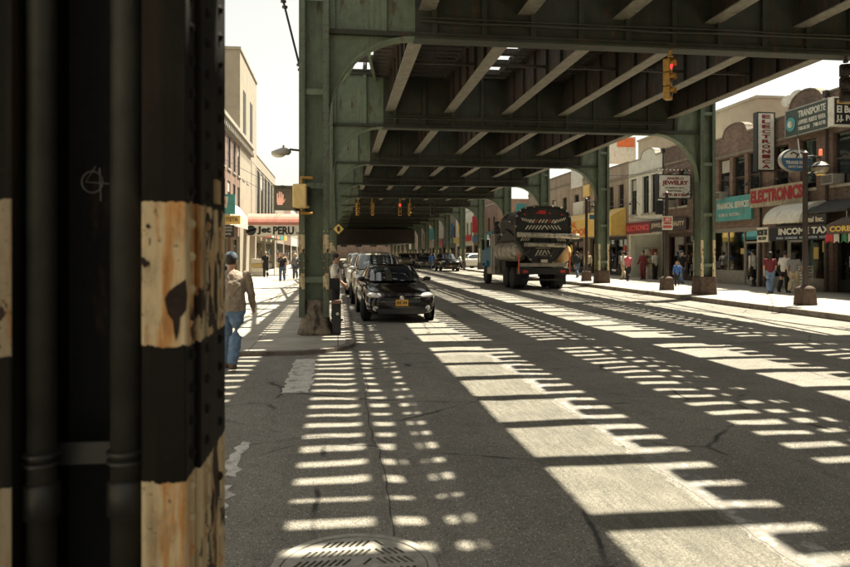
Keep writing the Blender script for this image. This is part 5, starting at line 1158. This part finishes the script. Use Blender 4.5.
for sx in (-1, 1): MB().prism([(6.0, 2.05), (6.0, 2.75), (6.8, 2.75), (7.15, 2.05)], sx*1.152, sx*1.16, 'X').obj('side_window', CARG, cb)
MB().box(-.9, .9, 5.73, 5.745, 2.1, 2.75).obj('rear_window', CARG, cb); MB().box(-1.25, -.75, 5.6, 6.6, .55, .95).obj('fuel_tank', TSIL, tk, bevel=.08)

for i in range(len(pp)):
    if i % 2 == 0: MB().lathe([(.05, 0), (.05, -.05), (.03, -.08), (.001, -.08)], (pp[i][0]*.99, .03, pp[i][1]), 'Y', 10).obj('door_latch', TGRY, tk)
HOSE = mat('ribbed_hose', (.04, .036, .03), .7, .3, 30)
for k, pts in enumerate([[(-1.25, .6, 2.5), (-1.36, 1.2, 2.75), (-1.38, 2.2, 2.9), (-1.30, 3.2, 2.75), (-1.2, 3.9, 2.4)], [(-1.2, .4, 3.05), (-1.38, 1.0, 3.2), (-1.36, 2.4, 3.3), (-1.1, 3.8, 3.35)], [(-.6, -.02, 1.9), (-.85, -.12, 1.75), (-1.0, -.05, 1.6), (-1.05, .2, 1.4)], [(.5, -.02, 1.85), (.3, -.15, 1.6), (-.1, -.16, 1.52), (-.4, -.05, 1.6)]]):
    sub(MB().tube(pts, .07 if k < 2 else .05, 10).obj('hose', HOSE, tk, smooth=True), 1)
for x in (1.08, 1.30): MB().tube([(x, .5, 3.3), (x, .5, 1.4)], .02, 6).obj('ladder_rail', TGRY, tk)
for z in [1.5+.28*i for i in range(6)]: MB().tube([(1.08, .5, z), (1.30, .5, z)], .015, 6).obj('ladder_rung', TGRY, tk)
for x in (-.9, -.3, .3, .9): MB().box(x-.05, x+.05, .0, .05, 3.60-.12*abs(x), 3.66-.12*abs(x)).obj('marker_light', TAILL, tk)
for z in (1.62, 1.95): MB().box(-.35, .35, .02, .055, z-.02, z+.02).obj('door_rib', TGRY, tk)
MB().tube([(-1.05, 5.58, 1.0), (-1.05, 5.58, 3.3)], .07, 12).obj('exhaust_pipe', CHROME, tk, smooth=True)

# ------------------------------------------------------------------ people
FOLD = bpy.data.textures.new('folds', 'CLOUDS'); FOLD.noise_scale = .085; FOLD.noise_depth = 2
def cloth(name, c, var=.2): return mat(name, c, .85, var, 14, bmp=.25)
def person(label, x, y, z, rz, h=1.7, shirt=None, pants=None, shoe=None, hair=HAIR, sleeve='short', stride=0, arms=((-8, 12), (8, 12)), cap=None, skin=SKIN, bag=None, long_hair=False, lean=0, vox=.013, shorts=False, group='people in the street', jacket=False, stout=1.0):
    """faces local +Y; arms: (swing deg, elbow bend deg) left, right; bent elbows reach forward"""
    t = thing('person', label, 'person', (x, y, z), rz, group); k = h/1.72; V = Vector
    hipz, kneez = .90, .48; L_ = {}
    for s, nm in ((-1, 'l'), (1, 'r')):
        a = R(stride)*(1 if s > 0 else -1); hip = V((s*.09, 0, hipz))
        kb = R(18 if a < 0 else 4) if stride else R(2)
        kn = hip + V((0, math.sin(a), -math.cos(a)))*.43; a2 = a - kb
        an = kn + V((0, math.sin(a2), -math.cos(a2)))*.41; L_[nm] = (hip, kn, an)
    drop = min(L_['l'][2].z, L_['r'][2].z) - .075
    up = lambda p: V((p[0], p[1] + (p[2]-.9)*math.tan(R(lean)) if p[2] > .9 else p[1], p[2]))
    A_ = {}
    for i, (s, nm) in enumerate(((-1, 'l'), (1, 'r'))):
        sw, be = arms[i]; sh = up((s*.175*stout, 0, 1.385)); a = R(sw)
        elb = sh + V((s*.055, math.sin(a)*.29, -math.cos(a)*.29)); b = a + R(be)
        wr_ = elb + V((s*-.005, math.sin(b)*.25, -math.cos(b)*.25)); hd = wr_ + V((0, math.sin(b)*.09, -math.cos(b)*.09)); A_[nm] = (sh, elb, wr_, hd, b, s)
    def fin(m):
        for v_i, v in enumerate(m.v): m.v[v_i] = (v[0]*k, v[1]*k, (v[2]-drop)*k)
        return m
    def emit(m, nm, mt, parent=t, vx=vox, sm=3):
        o = fin(m).obj(nm, mt, parent, smooth=True)
        r_ = o.modifiers.new('r', 'REMESH'); r_.mode = 'VOXEL'; r_.voxel_size = vx; r_.use_smooth_shade = True
        s_ = o.modifiers.new('s', 'SMOOTH'); s_.iterations = sm; s_.factor = .5
        if nm in ('shirt', 'jacket', 'trousers', 'shorts'):       # folds
            d_ = o.modifiers.new('folds', 'DISPLACE'); d_.texture = FOLD; d_.strength = (.036 if nm in ('shirt', 'jacket') else .028)*k; d_.mid_level = .42; d_.texture_coords = 'LOCAL'
        return o
    hc = up((0, .02, 1.60)); nk = up((0, -.01, 1.44))
    b = MB()
    b.ell([(hc.x, hc.y-.01+dy, hc.z+dz, rx, ry) for dz, rx, ry, dy in ((-.115, .028, .03, .06), (-.10, .045, .055, .045), (-.06, .062, .085, .01), (0, .073, .098, 0), (.05, .075, .098, -.005), (.09, .062, .082, -.01), (.115, .035, .05, -.012), (.12, .01, .012, -.012))], 16)
    b.capsule([hc+V((0, .082, .02)), hc+V((0, .102, -.02))], [.009, .014], 8)
    for s in (-1, 1): b.ball(hc+V((s*.076, -.008, -.005)), (.012, .022, .034), 8)
    b.capsule([nk, hc+V((0, -.015, -.06))], [.056, .052], 12)
    b.ell([up((0, 0, z_)).to_tuple()[:2] + (z_, rx*stout, ry*stout) for z_, rx, ry in ((.86, .10, .08), (.93, .145, .095), (1.02, .13, .085), (1.12, .125, .085), (1.25, .15, .10), (1.36, .165, .095), (1.42, .13, .075), (1.46, .06, .05))], 16)
    for nm in 'lr':
        hip, kn, an = L_[nm]; b.capsule([hip, hip.lerp(kn, .5), kn, kn.lerp(an, .35), an], [.085, .075, .052, .054, .036], 12)
        b.capsule([an+V((0, -.045, -.035)), an+V((0, .06, -.045)), an+V((0, .14, -.052))], [.032, .034, .024], 10)
        sh, el_, wr_, hd, bb_, s = A_[nm]; b.capsule([sh, sh.lerp(el_, .5), el_, el_.lerp(wr_, .4), wr_], [.055, .046, .038, .037, .026], 12)
        d = V((0, math.sin(bb_), -math.cos(bb_))); n_ = V((0, math.cos(bb_), math.sin(bb_)))
        b.capsule([wr_, wr_+d*.075], [.024, .032], 10)
        for q, (o_, l_) in enumerate(((-.027, .065), (-.009, .08), (.009, .075), (.026, .055))):
            f0 = wr_+d*.085+n_*o_; f1 = f0+d*l_*.55+V((-s*.006, 0, 0)); b.capsule([f0, f1, f1+d*l_*.42+V((-s*.018, 0, 0))], [.0092, .0088, .0075], 7)
        th0 = wr_+d*.03+n_*.026; b.capsule([th0, th0+d*.035+n_*.022, th0+d*.07+n_*.026], [.0115, .0105, .0085], 7)
    emit(b, 'body', skin, vx=min(vox, .0115), sm=2)
    for s in (-1, 1):
        e = fin(MB().ball(hc+V((s*.030, .082, .012)), .0105, 8)).obj('eye', BLACK, t)
    if shirt:
        c_ = MB(); wz_ = .86 if not jacket else .80
        c_.ell([up((0, 0, z_)).to_tuple()[:2] + (z_, rx*stout, ry*stout) for z_, rx, ry in ((wz_, .165, .12), (.93, .168, .122), (1.02, .158, .115), (1.12, .155, .115), (1.25, .170, .125), (1.35, .172, .112), (1.41, .125, .09), (1.455, .070, .066))], 20)
        for nm in 'lr':
            sh, el_, wr_, hd, bb_, s = A_[nm]
            if sleeve == 'long': c_.capsule([sh, sh.lerp(el_, .5), el_, el_.lerp(wr_, .5), el_.lerp(wr_, .9)], [.062, .060, .055, .050, .042], 12)
            else: c_.capsule([sh, sh.lerp(el_, .45), sh.lerp(el_, .7)], [.060, .060, .058], 12)
        emit(c_, 'shirt' if not jacket else 'jacket', shirt)
    if pants:
        c_ = MB(); c_.ell([(0, 0, z_, rx*stout, ry*stout) for z_, rx, ry in ((.80, .155, .105), (.86, .165, .115), (.93, .158, .11), (1.0, .142, .10))], 18)
        for nm in 'lr':
            hip, kn, an = L_[nm]
            pts = [hip, hip.lerp(kn, .5), kn, kn.lerp(an, .45), kn.lerp(an, .93)] if not shorts else [hip, hip.lerp(kn, .5), hip.lerp(kn, .85)]
            c_.capsule(pts, [.108, .100, .086, .080, .074] if not shorts else [.102, .096, .094], 14)
        emit(c_, 'trousers' if not shorts else 'shorts', pants)
    for nm in 'lr':
        hip, kn, an = L_[nm]; s_ = MB(); tilt = -.03 if (stride and ((nm == 'l') == (stride > 0))) else 0
        s_.capsule([an+V((0, -.05, -.035)), an+V((0, .06, -.042+tilt*.3)), an+V((0, .165, -.052+tilt))], [.045, .048, .034], 12); emit(s_, 'shoe', shoe or BLACK)
    if hair:
        c_ = MB(); c_.ell([(hc.x, hc.y-.022, hc.z+dz, rx, ry) for dz, rx, ry in ((-.055, .060, .060), (-.02, .082, .080), (.03, .088, .098), (.07, .084, .100), (.105, .066, .082), (.128, .034, .045))], 16)
        if long_hair: c_.ell([(hc.x, hc.y-.06, hc.z+dz, rx, ry) for dz, rx, ry in ((-.26, .06, .03), (-.2, .085, .045), (-.08, .092, .06), (.03, .085, .06))], 14)
        else: c_.v = [(v[0], v[1]-.012 if v[2] < hc.z else v[1], v[2]) for v in c_.v]
        emit(c_, 'hair', hair)
    if cap:
        c_ = MB(); c_.ell([(hc.x, hc.y-.008, hc.z+dz, rx, ry) for dz, rx, ry in ((.03, .092, .112), (.06, .093, .113), (.10, .082, .10), (.132, .05, .062), (.142, .02, .022))], 18)
        c_.ell([(hc.x, hc.y+.11, hc.z+.035, .070, .085), (hc.x, hc.y+.11, hc.z+.052, .070, .082)], 16); emit(c_, 'cap', cap, vx=.009)
    if bag:
        side, m = bag; px_ = side*.22; c_ = MB().box(px_-.06, px_+.06, -.12, .14, .82, 1.10); emit(c_, 'bag', m)
        st_ = MB().tube([up((px_, .0, 1.08)), up((px_*.9, .10, 1.25)), up((-side*.06, .11, 1.42)), up((-side*.10, -.02, 1.47))], .014, 8); fin(st_).obj('strap', m, t)
    return t
JEAN = cloth('blue_denim', (.13, .20, .30), .3); JEAN2 = cloth('dark_denim', (.06, .085, .13), .3); BLKC = cloth('black_cloth', (.016, .016, .018)); WHTC = cloth('white_cloth', (.62, .60, .54), .08); TANC = cloth('tan_cloth', (.42, .34, .22)); BRNC = cloth('brown_shirt_cloth', (.27, .215, .165)); MARC = cloth('maroon_cloth', (.14, .022, .028)); PNKC = cloth('pink_cloth', (.58, .13, .17)); BLUC = cloth('blue_cloth', (.05, .12, .32)); GRYC = cloth('grey_cloth', (.20, .20, .19)); CAPB = cloth('slate_cap', (.07, .095, .125)); LBRN = cloth('brown_shoe', (.12, .08, .055))
gx, gy = G(231, 369)
person('man in a brown shirt, jeans and slate cap walking away past the near column', gx, gy, 0, R(-4), 1.71, BRNC, JEAN, LBRN, HAIR, 'long', -13, ((-14, 12), (14, 22)), CAPB, stout=1.3, vox=.010)
person('person in black half hidden behind the man in the brown shirt', -2.50, 14.6, ZL, R(5), 1.68, BLKC, BLKC, None, HAIR, 'short', 14)
person('woman in a white top and black trousers standing beside the left column', -.06, 16.6, ZL, R(-100), 1.62, WHTC, BLKC, None, HAIR, 'short', 0, ((5, 35), (10, 45)), bag=(1, BLKC))
gx, gy = G(262, 272, .15); person('man in black with a hand at his face on the sunny left pavement', -4.9, 47.5, ZL, R(180), 1.78, BLKC, BLKC, None, None, 'short', 6, ((15, 135), (0, 10)))
gx, gy = G(286, 278, .15); person('woman in black with a shoulder bag on the left pavement', gx, gy-3, ZL, R(175), 1.66, BLKC, JEAN2, None, HAIR, 'short', 12, ((-10, 15), (10, 20)), long_hair=True, bag=(1, TANC))
gx, gy = G(298, 276, .15); person('person in grey beside the left column on the far pavement', gx, gy-3, ZL, R(180), 1.65, GRYC, JEAN2, None, HAIRB, 'long', 10)
person('person in a pale coat by the boxes on the left pavement', -4.3, 56, ZL, R(160), 1.6, TANC, GRYC, None, HAIR, 'long', 0)
person('child in light clothes on the left pavement beyond the woman', -3.6, 58, ZL, R(180), 1.2, WHTC, GRYC, None, HAIR, 'short', 8)
gx, gy = G(460, 271); person('man in a white shirt striding across the road near the truck', gx, gy, 0, R(75), 1.75, WHTC, BLKC, None, HAIR, 'long', 28, ((-25, 20), (25, 25)))
gx, gy = G(431, 269.5); person('person in blue crossing the road far behind the black car', gx, gy, 0, R(190), 1.75, BLUC, JEAN2, None, HAIR, 'long', 14)
rp = [('person in a pink vest on the right pavement left of the lamp post', 628, 281, R(180), 1.58, PNKC, BLKC, 'short', 8, {}),
      ('shop assistant in maroon at the electronics doorway', 643, 279.5, R(120), 1.68, MARC, MARC, 'long', 0, {}),
      ('shop assistant in white at the electronics doorway', 655, 279.5, R(200), 1.7, WHTC, BLKC, 'short', 0, {}),
      ('child in a blue jacket walking right of the lamp post', 677, 286, R(150), 1.18, BLUC, BLKC, 'long', 16, dict(jacket=True)),
      ('fair-haired person with a black bag by the first right column', 697, 288.5, R(195), 1.66, WHTC, JEAN, 'short', 12, dict(hair=HAIRB, bag=(1, BLKC))),
      ('man in a white jacket walking towards the black shopfront', 753, 286.5, R(10), 1.72, WHTC, BLKC, 'long', 6, dict(jacket=True)),
      ('woman in a maroon top and jeans before the income tax office', 770, 293.5, R(-25), 1.62, MARC, JEAN, 'short', 14, dict(long_hair=True)),
      ('person in white with a black shoulder bag leaning to the shop goods', 784, 292.5, R(-60), 1.64, WHTC, BLKC, 'short', 10, dict(bag=(-1, BLKC), lean=8)),
      ('person in a dark patterned top and tan trousers before the office', 794, 293.5, R(-50), 1.6, GRYC, TANC, 'short', 16, dict(long_hair=True))]
for lb_, px, py, rz, h, s1, s2, sl, sd_, kw in rp:
    gx, gy = G(px, py, .15); person(lb_, min(gx, 19.4), gy, .15, rz, h, s1, s2, None, kw.pop('hair', HAIR), sl, sd_, ((-12, 20), (12, 30)), **kw)
for i, (x, y, m1, m2, lb_) in enumerate([(15.2, 42, BLKC, JEAN2, 'person in black on the right pavement before the yellow awning'), (16.5, 43.5, TANC, BLKC, 'person in tan on the right pavement before the yellow awning'), (15.8, 46, BLKC, TANC, 'person in a black top and tan trousers near the yellow awning'), (17, 58, GRYC, BLKC, 'far person in grey on the right pavement'), (15.5, 62, MARC, BLKC, 'far person in maroon on the right pavement')]):
    person(lb_, x, y, .15, R(170 if i % 2 else 10), 1.68, m1, m2, None, HAIR, 'long', 12, vox=.016)

for i, (y, lb_) in enumerate([(27.3, 'income tax office'), (40.4, 'electronics shop, nearer'), (42.9, 'electronics shop, farther'), (37, 'beauty shop'), (47, 'yellow-awning shop')]):
    cl_ = thing('ceiling_light', 'lit fluorescent ceiling light inside the ' + lb_, 'light', (BRX+1.0, y, 3.1), 0, 'shop ceiling lights')
    MB().box(-.15, .15, -.7, .7, .2, .28).obj('tray', WHITE, cl_); MB().tube([(0, -.6, .17), (0, .6, .17)], .03, 8).obj('tube', TUBE, cl_)
bs_ = thing('signal_box', 'black signal box beside the lamp post below the jewelry sign', 'signal', (13.55, 27.4, 3.35))
MB().box(-.14, .14, -.12, .12, 0, .62).obj('case', BLACK, bs_, bevel=.03); MB().tube([(.1, 0, .1), (.32, 0, .1)], .025).obj('bracket', BLACK, bs_)

for i, (px, lb_) in enumerate([(671, 'under the brick windows behind the jewelry sign'), (724, 'above the teal sign'), (611, 'on the tan brick wall'), (836, 'near the picture edge')]):
    yy = Yp(px); ac = thing('air_conditioner', 'window air conditioner ' + lb_, 'air conditioner', (BRX-.16, yy, 4.46), RF, 'window air conditioners')
    MB().box(-.32, .32, -.25, .28, 0, .40).obj('case', ALU, ac, bevel=.015)
    for k in range(5): MB().box(-.28, .28, -.262, -.251, .06+k*.06, .09+k*.06).obj('louvre', BLACK, ac)
for i, (y0_, z0_) in enumerate([(29.6, 7.9), (34.4, 8.2), (39.2, 8.0), (25.26, 8.2)]):
    dp = thing('drainpipe', 'dark drainpipe on the right facade, %s from the camera' % words[[1, 2, 3, 0][i]], 'drainpipe', (BRX-.08, y0_, .15)); MB().tube([(0, 0, 0), (0, 0, z0_-.3)], .05, 8).obj('pipe', DARKBR, dp); MB().box(-.1, .07, -.1, .1, z0_-.3, z0_-.05).obj('hopper', DARKBR, dp)
for i, (p, q) in enumerate([((BRX-.1, 44, 5.2), (13.9, 37, 4.7)), ((BRX-.1, 33, 6.9), (13.78, 34.35, 5.8)), ((BRX-.1, 27, 6.9), (14.0, 19, 4.6)), ((BRX-.05, 44, 4.1), (BRX-.05, 30, 4.0))]):
    tag(MB().tube([tuple(Vector(p).lerp(Vector(q), t) - Vector((0, 0, .35*math.sin(math.pi*t)))) for t in [k/10 for k in range(11)]], .012, 5).obj('overhead_wire', BLACK), 'thin black wire slung over the right pavement, ' + ['by the yellow awning', 'by the second right column', 'to the nearest lamp post', 'along the shop fronts'][i], 'wire', 'overhead wires')
for i, px in enumerate((700, 760, 792, 640)):
    yy = Yp(px); gl_ = thing('gooseneck_lamp', 'small gooseneck lamp on the right facade, ' + ['left of the first column', 'above the ELECTRONICS sign', 'above the oval sign', 'over the dark red fascia'][i], 'lamp', (BRX, yy, 4.9), 0, 'gooseneck lamps'); MB().tube([(0, 0, 0), (-.3, 0, .25), (-.6, 0, .22), (-.7, 0, .08)], .018, 6).obj('neck', BLACK, gl_); MB().lathe([(.03, .06), (.12, -.05), (.125, -.06), (.02, .03)], (-.7, 0, .06), 'Z', 14).obj('shade', BLACK, gl_)
more = [(17.8, 33.5, BLKC, JEAN, 'person in a black top and jeans by the teal-signed shop', 185, 14), (16.8, 38.5, WHTC, TANC, 'person in white and tan between the columns', 20, 16), (14.9, 52, BLUC, BLKC, 'far person in blue by the right kerb', 175, 12), (17.6, 66, WHTC, JEAN2, 'far person in white near the right corner', 5, 12), (15.2, 71, BLKC, BLKC, 'far person in black at the side street corner', 90, 18), (12.0, 79, TANC, BLKC, 'far person in tan stepping off the right kerb', 95, 20), (9.5, 83, GRYC, JEAN2, 'far person in grey crossing the roadway', 80, 22), (-2.2, 66, MARC, BLKC, 'far person in maroon on the left pavement', 170, 12), (-3.0, 70, BLUC, TANC, 'far person in blue on the left pavement', 10, 12)]
for x, y, m1, m2, lb_, rz, sd_ in more: person(lb_, x, y, ZL if x < 0 else (0 if x < KR else .15), R(rz), 1.68, m1, m2, None, HAIR, 'short', sd_, ((-15, 20), (15, 30)), vox=.016)
